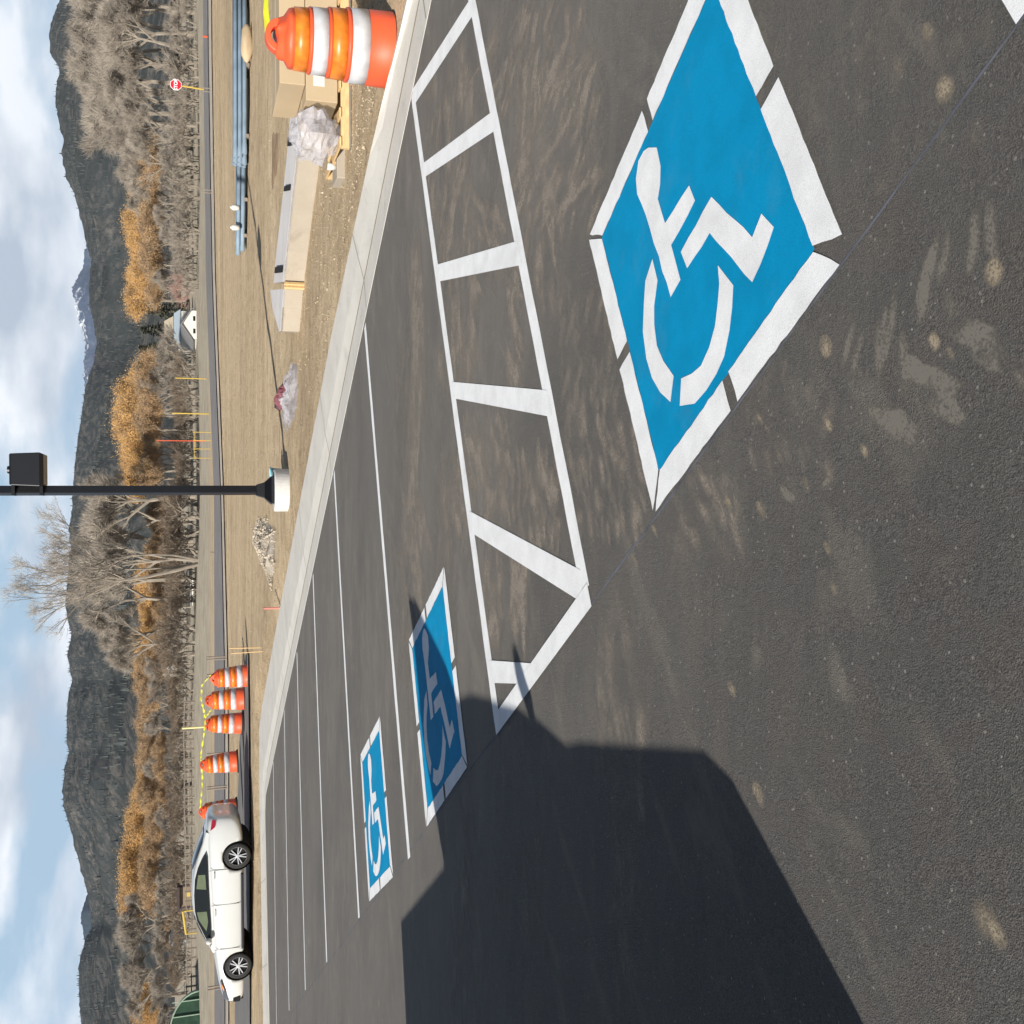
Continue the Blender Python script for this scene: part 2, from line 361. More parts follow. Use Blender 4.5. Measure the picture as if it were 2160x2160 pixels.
# ------------------------------------------------------------------ mesh helpers
class MB:
    def __init__(s): s.v = []; s.f = []; s.mi = []; s.cur = 0
    def add(s, vs, fs):
        o = len(s.v); s.v += [tuple(v) for v in vs]
        for q in fs: s.f.append(tuple(o + i for i in q)); s.mi.append(s.cur)
    def box(s, c, d, rot=0, tilt=None):
        vs = []
        for x in (-.5, .5):
            for y in (-.5, .5):
                for z in (-.5, .5):
                    p = Vector((x * d[0], y * d[1], z * d[2]))
                    if tilt: p.rotate(Euler(tilt))
                    if rot: p.rotate(Euler((0, 0, rot)))
                    vs.append(p + Vector(c))
        s.add(vs, [(0, 1, 3, 2), (4, 6, 7, 5), (0, 4, 5, 1), (2, 3, 7, 6), (0, 2, 6, 4), (1, 5, 7, 3)])
    def tube(s, a, b, r0, r1=None, n=8, caps=True):
        r1 = r0 if r1 is None else r1; a = Vector(a); b = Vector(b); k = (b - a)
        if k.length < 1e-6: return
        q = k.to_track_quat('Z', 'Y'); vs = []
        for i in range(n):
            t = 2 * pi * i / n; u = q @ Vector((cos(t), sin(t), 0))
            vs.append(a + u * r0); vs.append(b + u * r1)
        fs = [(2 * i, 2 * ((i + 1) % n), 2 * ((i + 1) % n) + 1, 2 * i + 1) for i in range(n)]
        if caps: fs += [tuple(2 * i for i in range(n))[::-1], tuple(2 * i + 1 for i in range(n))]
        s.add(vs, fs)
    def path(s, pts, r, n=6):
        for a, b in zip(pts, pts[1:]): s.tube(a, b, r, r, n, False)
    def lathe(s, prof_, n=32, c=(0, 0, 0), axis='Z', cap=False):
        vs = []
        for (r, z) in prof_:
            for i in range(n):
                t = 2 * pi * i / n
                p = (r * cos(t), r * sin(t), z) if axis == 'Z' else (r * cos(t), z, r * sin(t))
                vs.append((p[0] + c[0], p[1] + c[1], p[2] + c[2]))
        fs = []
        for j in range(len(prof_) - 1):
            for i in range(n):
                fs.append((j * n + i, j * n + (i + 1) % n, (j + 1) * n + (i + 1) % n, (j + 1) * n + i))
        if cap: fs.append(tuple(range(n))[::-1]); fs.append(tuple((len(prof_) - 1) * n + i for i in range(n)))
        s.add(vs, fs)
    def prism(s, poly, z0, z1):
        n = len(poly)
        vs = [(p[0], p[1], z0 if not callable(z0) else z0(p)) for p in poly] + [(p[0], p[1], z1 if not callable(z1) else z1(p)) for p in poly]
        s.add(vs, [tuple(range(n))[::-1], tuple(range(n, 2 * n))] + [(i, (i + 1) % n, n + (i + 1) % n, n + i) for i in range(n)])
    def build(s, name, mat, parent=None, smooth=False, loc=None):
        me = bpy.data.meshes.new(name); me.from_pydata(s.v, [], s.f); me.validate(); me.update()
        mats = mat if isinstance(mat, (list, tuple)) else [mat]
        for q in mats: me.materials.append(q)
        if len(mats) > 1:
            for p, k in zip(me.polygons, s.mi): p.material_index = k
        if smooth: me.polygons.foreach_set('use_smooth', [True] * len(me.polygons))
        o = bpy.data.objects.new(name, me); COL.objects.link(o)
        if parent: o.parent = parent
        if loc is not None: o.location = loc
        return o
def bevel(o, w, seg=2):
    md = o.modifiers.new('b', 'BEVEL'); md.width = w; md.segments = seg; md.limit_method = 'ANGLE'; return o
def tag(o, label, cat, group=None, kind=None):
    if label: o['label'] = label
    if cat: o['category'] = cat
    if group: o['group'] = group
    if kind: o['kind'] = kind
    return o
def struct(o): o['kind'] = 'structure'; return o
def thing(name, label, cat, loc, rz=0, group=None):
    o = bpy.data.objects.new(name, None); o.empty_display_size = .2; COL.objects.link(o); o.location = loc; o.rotation_euler = (0, 0, rz)
    return tag(o, label, cat, group)
def kids(o): return [c for c in bpy.data.objects if c.parent == o]
def copy_tree(o, parent=None):
    c = o.copy(); COL.objects.link(c)
    if parent: c.parent = parent
    for ch in kids(o): copy_tree(ch, c)
    return c

random.seed(7)
# ------------------------------------------------------------------ ground
def grid_ground():
    # one sheet in forward/right coordinates, finer near the camera
    ds = [-40, -20, -8]
    d = -2.0
    while d < 30: ds.append(d); d += .45
    while d < 75: ds.append(d); d += 1.1
    while d < 1500: ds.append(d); d *= 1.05
    ds.append(3200); ds.append(6000); ds.append(14000)
    vs = []; fs = []; nl = 150
    for d in ds:
        wdt = max(26, abs(d) * .75)
        for j in range(nl):
            l = (j / (nl - 1) * 2 - 1) * wdt
            if d < 0: l *= 1
            x = .503 * d + .864 * l; y = .864 * d - .503 * l
            vs.append((x, y, terr(x, y)))
    for i in range(len(ds) - 1):
        for j in range(nl - 1):
            a = i * nl + j; fs.append((a, a + 1, a + nl + 1, a + nl))
    b = MB(); b.add(vs, fs)
    return struct(b.build('ground', M['dirt'], smooth=True))
grid_ground()

def drape(name, near, far, mat, lift=.03, n=40):
    """strip between two pixel-traced edges lying on the terrain; near/far: polylines of (px,py)"""
    def res(pl):
        out = []
        for i in range(n + 1):
            t = i / n * (len(pl) - 1); k = min(int(t), len(pl) - 2); u = t - k
            out.append((pl[k][0] * (1 - u) + pl[k + 1][0] * u, pl[k][1] * (1 - u) + pl[k + 1][1] * u))
        return out
    A = [hit(*q) for q in res(near)]; B = [hit(*q) for q in res(far)]
    vs = []; m_ = 8
    for a, c in zip(A, B):
        for j in range(m_ + 1):
            p = a.lerp(c, j / m_); vs.append((p.x, p.y, terr(p.x, p.y) + lift))
    fs = [(i * (m_ + 1) + j, i * (m_ + 1) + j + 1, (i + 1) * (m_ + 1) + j + 1, (i + 1) * (m_ + 1) + j) for i in range(n) for j in range(m_)]
    b = MB(); b.add(vs, fs); return struct(b.build(name, mat, smooth=True))
drape('road', [(439, -260), (441, 100), (450, 600), (468, 1040), (476, 1400), (477, 1650), (477, 2300)],
      [(430, -260), (431, 100), (437, 600), (454, 1040), (455, 1400), (455, 1650), (455, 2300)], M['road'], .07)
drape('road_shoulder', [(446, -260), (448, 100), (456, 600), (473, 1040), (482, 1400), (484, 1650), (484, 2300)],
      [(440, -260), (442, 100), (451, 600), (469, 1040), (477, 1400), (478, 1650), (478, 2300)], M['gravel'], .05)
drape('driveway', [(531, 2300), (531, 1800), (529, 1560), (527, 1380)], [(497, 2300), (501, 1800), (509, 1560), (522, 1380)], M['drive'], .05)

# ------------------------------------------------------------------ parking lot and its paint
def lotpoly(name, pts, dz, mat, parent, label=None, thick=0):
    b = MB()
    b.add([(x, y, plane(x, y) + dz) for x, y in pts], [tuple(range(len(pts)))])
    o = b.build(name, mat, parent)
    # make the normal point up
    if o.data.polygons[0].normal.z < 0: o.data.flip_normals()
    if label: o['label'] = label
    return o
b = MB(); vs = []
xs = [-60, -30, -12] + [-4 + i * .5 for i in range(int(10.6 / .5) + 1)] + [6.72]
ys = [-30, -12, -3] + [i * .8 for i in range(0, 31)] + [24.75]
for y in ys:
    for x in xs: vs.append((x, y, plane(x, y)))
nx = len(xs)
b.add(vs, [(j * nx + i, j * nx + i + 1, (j + 1) * nx + i + 1, (j + 1) * nx + i) for j in range(len(ys) - 1) for i in range(nx - 1)])
LOT = struct(b.build('parking_lot', M['asphalt'], smooth=True))
XK = 6.72
def line(name, a, c, w, dz=.0015, mat='white', label=None, jit=True):
    a = Vector(a); c = Vector(c); k = (c - a).normalized(); nrm = Vector((-k.y, k.x)); n = max(2, int((c - a).length / .12))
    L_ = []; R2 = []
    for i in range(n + 1):
        p = a.lerp(c, i / n); e = random.uniform(-.003, .003); g = random.uniform(-.003, .003)
        L_.append(p + nrm * (w / 2 + e)); R2.append(p - nrm * (w / 2 + g))
    b = MB(); vs = [(p.x, p.y, plane(p.x, p.y) + dz) for p in L_] + [(p.x, p.y, plane(p.x, p.y) + dz) for p in R2]
    b.add(vs, [(n + 1 + i, n + 2 + i, i + 1, i) for i in range(n)])
    o = b.build(name, M[mat], LOT)
    if o.data.polygons[0].normal.z < 0: o.data.flip_normals()
    if label: o['label'] = label
    return o
line('stall_line', (6.68, 3.62), (1.72, 3.60), .105, label='near edge line of the hatched access aisle')
line('stall_line', (6.68, 5.10), (1.70, 5.11), .105, label='far edge line of the hatched access aisle')
for (a, c) in [((6.64, 7.77), (1.60, 7.86)), ((6.64, 10.43), (1.66, 10.65)), ((6.62, 13.06), (1.66, 13.58)),
               ((6.60, 15.78), (1.68, 16.45)), ((6.64, 18.57), (1.71, 19.47)), ((6.66, 21.73), (1.75, 22.6))]:
    line('stall_line', a, c, .10)
line('stall_line', (6.6, .878), (1.645, .878), .135)
def quad_line(pts, dz=.003, label=None): return lotpoly('hatch_line', pts, dz, M['white'], LOT, label)
quad_line([(5.66, 3.61), (5.51, 3.61), (6.53, 5.09), (6.70, 5.09)])
quad_line([(4.66, 3.62), (4.51, 3.62), (5.76, 5.10), (5.90, 5.10)])
quad_line([(3.69, 3.62), (3.52, 3.61), (4.76, 5.09), (4.91, 5.09)])
quad_line([(3.92, 5.09), (2.74, 3.60), (2.59, 3.60), (3.79, 5.09)][::-1])
quad_line([(2.98, 5.10), (1.82, 3.61), (1.68, 3.64), (2.83, 5.10)][::-1])
quad_line([(2.03, 5.09), (1.72, 4.38), (1.72, 4.64), (1.90, 5.09)][::-1])
quad_line([(1.735, 3.56), (1.63, 3.56), (1.63, 5.15), (1.735, 5.15)], .0045, 'wide line closing the hatched aisle along the seam')
line('chalk_line', (1.645, -6), (1.63, 24.0), .009, .0008, 'chalk', 'thin bluish chalk snap line along the stall ends')

P1 = [(0.453, 0.948), (0.495, 0.899), (0.486, 0.823), (0.454, 0.779), (0.422, 0.751), (0.423, 0.648), (0.606, 0.624), (0.61, 0.552), (0.422, 0.555), (0.416, 0.42), (0.338, 0.42), (0.334, 0.591), (0.328, 0.776), (0.31, 0.887), (0.328, 0.941), (0.374, 0.974), (0.417, 0.974)]
P2 = [(0.688, 0.488), (0.799, 0.23), (0.867, 0.245), (0.895, 0.173), (0.742, 0.123), (0.627, 0.408), (0.467, 0.415), (0.464, 0.49)]
P3 = [(0.296, 0.62), (0.293, 0.53), (0.23, 0.474), (0.202, 0.425), (0.187, 0.355), (0.2, 0.282), (0.237, 0.199), (0.178, 0.141), (0.132, 0.21), (0.106, 0.284), (0.097, 0.368), (0.123, 0.464), (0.171, 0.537), (0.216, 0.591)]
P4 = [(0.621, 0.294), (0.662, 0.188), (0.627, 0.138), (0.58, 0.094), (0.52, 0.053), (0.463, 0.036), (0.385, 0.033), (0.313, 0.045), (0.226, 0.092), (0.277, 0.161), (0.336, 0.126), (0.398, 0.113), (0.463, 0.131), (0.524, 0.161), (0.567, 0.2), (0.599, 0.246)]
def symbol(O, U, V, UV, label, w=.108, seed=0, notch=0):
    """accessible-parking marking: blue field, eight white border bars, white wheelchair figure"""
    rnd = random.Random(seed)
    O = Vector(O); U = Vector(U) - O; V = Vector(V) - O; Q = Vector(UV) - O - U - V
    T = lambda p: tuple(O + U * p[0] + V * p[1] + Q * (p[0] * p[1]))
    def ragged(poly, amp=.0025, step=.03):
        out_ = []
        for a, c in zip(poly, poly[1:] + poly[:1]):
            a = Vector(a); c = Vector(c); n = max(1, int((c - a).length / step))
            for i in range(n):
                q = a.lerp(c, i / n); out_.append((q.x + rnd.uniform(-amp, amp), q.y + rnd.uniform(-amp, amp)))
        return out_
    f = lotpoly('accessible_parking_symbol', [T(p) for p in ragged([(0, 0), (1, 0), (1, 1), (0, 1)])], .0025, M['blue'], LOT, label)
    wu = w / U.length; wv = w / V.length; g = .022
    bars = []
    for lo, hi in ((g * .3, .5 - g), (.5 + g, 1 - g * .3)):
        el = -wu * .93 if lo < .1 else 0; eh = wu * .93 if hi > .9 else 0; en = eh * (1 - notch)
        bars.append([(lo, 0), (hi, 0), (hi + en, -wv), (lo + el, -wv)])
        bars.append([(lo, 1), (hi, 1), (hi + eh, 1 + wv), (lo + el, 1 + wv)][::-1])
        bars.append([(0, lo), (0, hi), (-wu, hi + eh), (-wu, lo + el)][::-1])
        bars.append([(1, lo + .02 * notch), (1, hi), (1 + wu, hi + eh), (1 + wu, lo + el * (1 - 1.4 * notch))])
    for q in bars: lotpoly('border_bar', [T(p) for p in ragged(q)], .004, M['white'], f)
    for nm, P in (('figure_body', P1), ('figure_leg', P2), ('figure_wheel', P3), ('figure_wheel', P4)):
        lotpoly(nm, [T(p) for p in ragged(P, .0035, .05)], .004, M['white'], f)
    return f
symbol((1.763, 2.756), (1.755, 1.677), (2.865, 2.757), (2.885, 1.681), 'nearest blue and white wheelchair square', .108, 1, .3)
symbol((1.747, 7.037), (1.764, 5.924), (2.932, 7.032), (2.895, 5.919), 'middle wheelchair square, half in the dark shadow', .10, 2)
symbol((1.772, 9.829), (1.722, 8.682), (2.923, 9.776), (2.879, 8.704), 'farthest wheelchair square, two stalls past the hatched aisle', .10, 3)

# dust swept over the asphalt and dried scuffs: soft-edged stains lying on the surface
def mat_dust(name, col, k):
    m_ = bpy.data.materials.new(name); m_.use_nodes = True; t = m_.node_tree; b = t.nodes['Principled BSDF']
    b.inputs['Base Color'].default_value = (*col, 1); b.inputs['Roughness'].default_value = .95; b.inputs['Specular IOR Level'].default_value = .05
    c = t.nodes.new('ShaderNodeTexCoord').outputs['Object']
    at_ = t.nodes.new('ShaderNodeAttribute'); at_.attribute_name = 'fade'
    n1 = ramp(t, nodenoise(t, c, 9, 6, .7), [(.34, (.15, .15, .15)), (.62, (1, 1, 1))])
    n2 = ramp(t, nodenoise(t, c, 120, 4, .7), [(.38, (.25, .25, .25)), (.60, (1, 1, 1))])
    a = mth('MULTIPLY', mth('MULTIPLY', n1, n2, tree=t), mth('MULTIPLY', at_.outputs['Fac'], k, tree=t), tree=t)
    t.links.new(mth('MINIMUM', a, .82, tree=t), b.inputs['Alpha']); return m_
def dust(name, strokes, mat, label, cell=.014, lift=.0006):
    """one thin sheet of cells; each stroke raises the film's density where it passes"""
    val = {}
    for pts, w, s_ in strokes:
        L_ = [Vector(lot(*p)[:2]) for p in pts]
        tot = sum((c - a).length for a, c in zip(L_, L_[1:])); run = 0; loc_ = {}
        for a, c in zip(L_, L_[1:]):
            sl_ = (c - a).length; n = max(1, int(sl_ / (cell * .8)))
            for i in range(n + 1):
                u = (run + sl_ * i / n) / max(tot, 1e-6); e = min(1, u * 3.5, (1 - u) * 3.5); ww = w * (.5 + .5 * max(0, e) ** .5)
                p = a.lerp(c, i / n); k = int(ww / cell) + 1; gx = int(round(p.x / cell)); gy = int(round(p.y / cell))
                for dx in range(-k, k + 1):
                    for dy in range(-k, k + 1):
                        d = math.hypot((gx + dx) * cell - p.x, (gy + dy) * cell - p.y) / ww
                        if d < 1:
                            f = (1 - d * d) ** .7 * max(0, e) ** .5 * s_; q = (gx + dx, gy + dy)
                            if f > loc_.get(q, 0): loc_[q] = f
            run += sl_
        for q, f in loc_.items(): val[q] = 1 - (1 - val.get(q, 0)) * (1 - min(.95, f))
    idx = {}; vs = []; fade = []; fs = []
    def vid(q):
        if q not in idx:
            idx[q] = len(vs); x, y = q[0] * cell, q[1] * cell; vs.append((x, y, plane(x, y) + lift)); fade.append(val.get(q, 0))
        return idx[q]
    cells = set()
    for (x, y) in val:
        for dx in (0, -1):
            for dy in (0, -1): cells.add((x + dx, y + dy))
    for (x, y) in cells: fs.append((vid((x, y)), vid((x + 1, y)), vid((x + 1, y + 1)), vid((x, y + 1))))
    b = MB(); b.add(vs, fs); o = b.build(name, mat, LOT, True)
    at_ = o.data.attributes.new('fade', 'FLOAT', 'POINT'); at_.data.foreach_set('value', fade)
    o['kind'] = 'stuff'; o['label'] = label
rd = random.Random(21); st_ = []
def swirl(x0, x1, y0, y1, n, ln, w, tilt, s_):
    for _ in range(n):
        x = rd.uniform(x0, x1); y = rd.uniform(y0, y1); L_ = ln * rd.uniform(.5, 1.4); a = tilt + .35 * noise.noise(Vector((x * .012, y * .012, 3))) + rd.gauss(0, .07); cv = .3 * noise.noise(Vector((x * .01, y * .01, 8))) + rd.gauss(0, .06)
        pts = [(x + sin(a) * -L_ * .5, y - cos(a) * L_ * .5), (x + L_ * cv * .25, y), (x + sin(a + cv) * L_ * .5, y + cos(a + cv) * L_ * .5)]
        st_.append((pts, w * rd.uniform(.7, 2.3), s_ * rd.uniform(.15, .7)))
swirl(1020, 1240, 0, 240, 130, 110, .018, -.25, .85)
swirl(1080, 1270, 120, 480, 150, 90, .018, -.35, .85)
swirl(1080, 1190, 380, 640, 70, 80, .02, .1, .7)
swirl(900, 1000, 150, 520, 90, 110, .035, -.1, .75)
swirl(1000, 1060, 420, 620, 40, 60, .02, .35, .7)
swirl(930, 1010, 520, 800, 60, 140, .04, -.05, .6)
swirl(1070, 1100, 620, 840, 45, 60, .02, .25, .9)
swirl(960, 1080, 880, 1120, 150, 70, .022, .15, .75)
swirl(1080, 1180, 960, 1180, 90, 70, .02, .05, .8)
swirl(1180, 1300, 620, 900, 70, 80, .018, -.1, .6)
swirl(1200, 1360, 900, 1130, 120, 60, .014, .2, .75)
swirl(1080, 1110, 1170, 1340, 60, 110, .02, 0, .9)
swirl(1020, 1060, 1150, 1340, 40, 110, .03, 0, .5)
near_ = st_; st_ = []
swirl(868, 888, 520, 1250, 70, 240, .05, .02, .8)
swirl(840, 862, 700, 1400, 30, 240, .05, .02, .5)
swirl(930, 960, 1000, 1330, 30, 170, .05, .03, .5)
far_ = st_; st_ = near_
swirl(1250, 1330, 1290, 1600, 26, 190, .03, .03, .35)
swirl(1320, 1360, 1500, 1600, 16, 90, .016, .1, .5)
swirl(1040, 1150, 1480, 2100, 30, 150, .02, .05, .5)
swirl(1290, 1350, 1650, 2160, 40, 120, .018, .05, .5)
swirl(960, 1000, 1700, 2160, 20, 170, .03, .03, .4)
swirl(1400, 1560, 1000, 1160, 60, 45, .012, .5, .6)
swirl(1560, 1760, 760, 1000, 30, 60, .010, .15, .55)
swirl(1500, 2100, 0, 400, 70, 60, .012, -.1, .35)
dust('dust_marks', st_, mat_dust('swept_dust', (.31, .272, .23), 2.0), 'pale swept dust streaks on the asphalt')
dust('dust_marks', far_, mat_dust('tracked_dust', (.30, .265, .225), 1.5), 'long pale dust tracks beyond the hatched aisle', .03, .0004)
Zp = lambda P: [(1560 + a * .3106, 500 + c * .3106) for a, c in P]
sc_ = [(Zp(P), w * .72, k) for P, w, k in (([(1060, 290), (1035, 600), (960, 900)], .020, .8), ([(1340, 10), (1270, 300), (1225, 580)], .026, .85), ([(1600, -200), (1590, 60), (1555, 260)], .024, .7),
       ([(785, 550), (740, 720), (700, 890)], .020, .6), ([(1150, 900), (1300, 960), (1460, 1070)], .034, 1), ([(1260, 1110), (1400, 1180), (1530, 1240)], .030, .9), ([(980, 1180), (1080, 1250), (1180, 1390)], .030, 1),
       ([(960, 1240), (1080, 1340), (1150, 1430)], .022, .7), ([(1440, 640), (1600, 700), (1810, 800)], .034, .7), ([(950, 560), (940, 760), (950, 1000)], .022, .45), ([(1700, -250), (1700, 0), (1740, 180)], .026, .45),
       ([(870, 1140), (920, 1220), (1000, 1290)], .016, .6), ([(1150, 820), (1190, 860), (1240, 930)], .024, .8), ([(1100, 640), (1130, 900), (1100, 1090)], .03, .4), ([(280, 1690), (330, 1760), (390, 1780)], .022, .6), ([(120, 1790), (150, 1860), (170, 1930)], .016, .6),
       ([(580, 1640), (600, 1660), (560, 1690)], .016, .5), ([(1870, 900), (1910, 960), (1930, 1040)], .02, .3), ([(1400, 400), (1450, 500), (1420, 560)], .024, .4), ([(1230, 880), (1360, 930), (1500, 1010)], .02, .7), ([(1330, 1040), (1420, 1100), (1490, 1180)], .02, .8), ([(1060, 1160), (1130, 1230), (1210, 1330)], .02, .7), ([(900, 1130), (960, 1210), (1060, 1330)], .018, .6),
       ([(1000, 420), (985, 640), (940, 860)], .016, .6), ([(1300, 60), (1250, 250), (1200, 470)], .016, .6), ([(1420, -60), (1390, 150), (1340, 330)], .02, .55), ([(850, 600), (800, 800), (760, 960)], .016, .5), ([(1560, 760), (1660, 830), (1780, 900)], .022, .55), ([(1500, 560), (1640, 620), (1790, 690)], .022, .5))]
dust('scuff_marks', sc_, mat_dust('dried_mud_film', (.215, .198, .172), 3.6), 'dusty curved scuff prints right of the near wheelchair square', .008, .0009)
sp_ = []
for x, y, rr, k in ((1743, 730, .020, 1), (2097, 574, .020, 1), (1972, 720, .013, .8), (2005, 745, .008, .6), (1994, 189, .022, .9), (1900, 135, .016, .4), (1958, 67, .014, .6), (1749, 897, .009, .8), (1824, 950, .009, .9), (1646, 965, .008, .5),
                    (1605, 884, .007, .7), (1540, 1059, .007, .6), (1746, 1155, .010, .7), (1606, 1075, .016, .5), (1537, 1060, .012, .5), (1545, 1453, .014, .7), (1620, 905, .006, .6), (1700, 1021, .012, .5), (1605, 1690, .012, .5), (1340, 1180, .01, .5),
                    (1383, 1120, .01, .8), (1760, 1240, .01, .4), (1600, 1670, .02, .6), (2080, 1940, .03, .5), (2105, 1970, .02, .5)):
    sp_.append(([(x - 7, y - 10), (x, y), (x + 5, y + 12)], rr * 1.3, k))
dust('mud_spots', sp_, mat_dust('tan_mud', (.40, .335, .245), 1.6), 'tan dried mud spots on the asphalt', .005, .0012)

# ------------------------------------------------------------------ kerb with gutter pan and walk
def kerb():
    XA = 6.70
    pathp = []
    y = -8.0
    while y < 23.8: pathp.append(((XA, y), (1, 0), interp(TB, y))); y += .5
    pathp += [((XA + .02, 23.9), (1, 0), 2.0), ((XA + .02, 24.45), (.93, .37), 2.0), ((XA - .25, 24.72), (.30, .95), 1.1), ((XA - .7, 24.78), (0, 1), .75)]
    x = XA - 1.2
    while x > -22: pathp.append(((x, 24.78 + (XA - x) * .055), (0.05, 1), .72)); x -= .5
    vs = []; b = MB()
    for (px_, py_), nn, W in pathp:
        g = .36 if nn[0] > .5 else .22
        pr = [(0, -.05), (0, .0012), (g, .0), (g + .03, .004), (g + .16, .02), (g + .30, .04), (W - .03, .075), (W, .065), (W + .01, -.25)]
        n = len(pr)
        for (o, z) in pr:
            q = (px_ + nn[0] * o, py_ + nn[1] * o); vs.append((q[0], q[1], plane(*q) + z + .002))
    b.add(vs, [(i * n + j, i * n + j + 1, (i + 1) * n + j + 1, (i + 1) * n + j) for i in range(len(pathp) - 1) for j in range(n - 1)])
    o = struct(b.build('kerb', M['kerb']))
    jm = pm('dirt_seam', (.24, .22, .18), .95)
    def joint(fn, prz, half=.005):
        j = MB(); vs = []
        for o_, z in prz:
            for e in (-half, half):
                q = fn(o_, e); vs.append((q[0], q[1], plane(*q) + z + .005))
        j.add(vs, [(2 * i, 2 * i + 1, 2 * i + 3, 2 * i + 2) for i in range(len(prz) - 1)]); jo = j.build('expansion_joint', jm, o)
    for y in (1.5, 4.5, 7.6, 10.7, 13.8, 16.9, 20.0, 22.8):
        W = interp(TB, y); joint(lambda o_, e: (XA + o_, y + e), [(.02, .004), (.36, 0), (.39, .004), (.52, .02), (.66, .04), (W - .03, .075)])
    for x in (5, 3.2, 1.4, -.4):
        joint(lambda o_, e: (x + e, 24.78 + (XA - x) * .055 + o_), [(.02, .004), (.22, 0), (.25, .004), (.38, .02), (.52, .04), (.69, .075)])
    g = MB()
    g.prism([(XA + .352, -8), (XA + .385, -8), (XA + .385, 23.8), (XA + .352, 23.8)], lambda p: plane(*p), lambda p: plane(*p) + .006)
    g.build('gutter_seam', jm, o)
kerb()

# ------------------------------------------------------------------ hills
RID = [(-500, 120), (-200, 122), (0, 127), (25, 116), (52, 108), (75, 104), (111, 106), (145, 126), (181, 119), (220, 115), (259, 126), (298, 135), (321, 128), (375, 140), (404, 154), (440, 166),
       (492, 178), (552, 193), (603, 188), (645, 190), (681, 198), (720, 206), (759, 200), (792, 188), (831, 178), (888, 170), (940, 162), (1000, 156), (1040, 153), (1077, 152), (1114, 144),
       (1152, 149), (1200, 145), (1263, 139), (1288, 138), (1338, 150), (1383, 142), (1437, 152), (1475, 143), (1512, 142), (1561, 141), (1585, 144), (1647, 132), (1698, 134), (1756, 151),
       (1825, 168), (1869, 182), (1910, 190), (1955, 193), (1990, 178), (2030, 167), (2098, 167), (2160, 172), (2400, 180), (2800, 170)]
SNOW = [(440, 205), (500, 190), (520, 180), (562, 175), (604, 154), (616, 152), (660, 162), (697, 172), (725, 180), (759, 178), (797, 176), (831, 180), (870, 200)]
FARB = [(1830, 205), (1869, 190), (1893, 182), (1927, 170), (1968, 175), (2000, 182), (2040, 195)]
def hillmesh(name, tab, r0, r1, mat, ny, nr, relief, y0, y1, base, seed, jag=0.0, pw=1.25):
    vs = []
    for i in range(ny):
        y = y0 + (y1 - y0) * i / (ny - 1)
        k = ray(interp(tab, y), y); hx = math.hypot(k.x, k.y); dx, dy = k.x / hx, k.y / hx; tel = k.z / hx
        Rr = r1 * (1 + .10 * noise.noise(Vector((y * .004, seed, 0))))
        zr = H + tel * Rr
        for j in range(nr + 6):
            if j < nr:
                t = j / (nr - 1); rr = r0 + (Rr - r0) * t
                z = base + (zr - base) * t ** pw
                q = Vector((dx * rr * .0022, dy * rr * .0022, seed))
                rd = 1 - abs(noise.noise(q)) * 2; rd2 = 1 - abs(noise.noise(q * 2.7)) * 2; rd3 = noise.noise(q * 9)
                z += relief * (zr - base) * (rd * .6 + rd2 * .3 + rd3 * .12 - .35) * (4 * t * (1 - t)) ** .8 * (.55 + .45 * (1 - t))
                z = min(z, H + tel * rr * (.985 if t < .97 else 1))
                z += jag * noise.noise(q * 40) * t
            else:
                u = (j - nr + 1) / 6; rr = Rr * (1 + .5 * u); z = zr * (1 - u * .9)
            vs.append((dx * rr, dy * rr, z))
    n = nr + 6; b = MB()
    b.add(vs, [(i * n + j, i * n + j + 1, (i + 1) * n + j + 1, (i + 1) * n + j) for i in range(ny - 1) for j in range(n - 1)])
    o = struct(b.build(name, mat, smooth=True))
    return o, vs, n, nr
hm = mat_hill('wooded_hillside', (.040, .046, .047), (.165, .150, .135), 2.2, dens=(.46, .64))
HILL, hv, hn, hnr = hillmesh('hills', RID, 420, 1900, hm, 420, 90, .30, -500, 2700, 8, 1.3, 3)
hillmesh('snowy_mountain', SNOW, 6500, 10500, mat_hill('hazy_snowy_rock', (.035, .05, .09), (.10, .12, .17), .4, True), 120, 50, .22, 440, 870, 200, 4.4, 25)  # bluish rock tones carry some distance haze in the colour
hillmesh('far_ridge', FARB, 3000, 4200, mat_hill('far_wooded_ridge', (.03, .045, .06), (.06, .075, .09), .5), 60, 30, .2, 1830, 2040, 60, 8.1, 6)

# conifers scattered on the slopes: too many to count
def conifers():
    rnd = random.Random(3); b = MB(); ny = len(hv) // hn; cnt = 0
    while cnt < 8000:
        i = rnd.randrange(30, ny - 30); j = rnd.randrange(int(hnr * .18), hnr)
        x, y, z = hv[i * hn + j]
        q = Vector((x * .004, y * .004, 2))
        if noise.noise(q) + .35 * noise.noise(q * 4) < rnd.uniform(-.5, .25): continue
        i2 = min(ny - 1, i + 1); x2, y2, z2 = hv[i2 * hn + j]; u = rnd.random()
        jj = min(hnr - 1, j + 1); x3, y3, z3 = hv[i * hn + jj]; v = rnd.random() if jj > j else 0
        x += (x2 - x) * u + (x3 - x) * v; y += (y2 - y) * u + (y3 - y) * v; z += (z2 - z) * u + (z3 - z) * v
        h = rnd.uniform(2.5, 5.5); w = h * rnd.uniform(.16, .26); a0 = rnd.random() * 6
        vs = [(x + w * cos(a0 + k * 2.094), y + w * sin(a0 + k * 2.094), z - 1) for k in range(3)] + [(x, y, z + h)]
        b.add(vs, [(0, 1, 3), (1, 2, 3), (2, 0, 3)]); cnt += 1
    o = b.build('conifer_forest', pm('conifer_green', (.045, .052, .050), .95, var=.4, scale=.1)); tag(o, None, None, kind='stuff')
    o['label'] = 'dark conifers scattered thickly over the hillsides'; o['category'] = 'forest'
conifers()

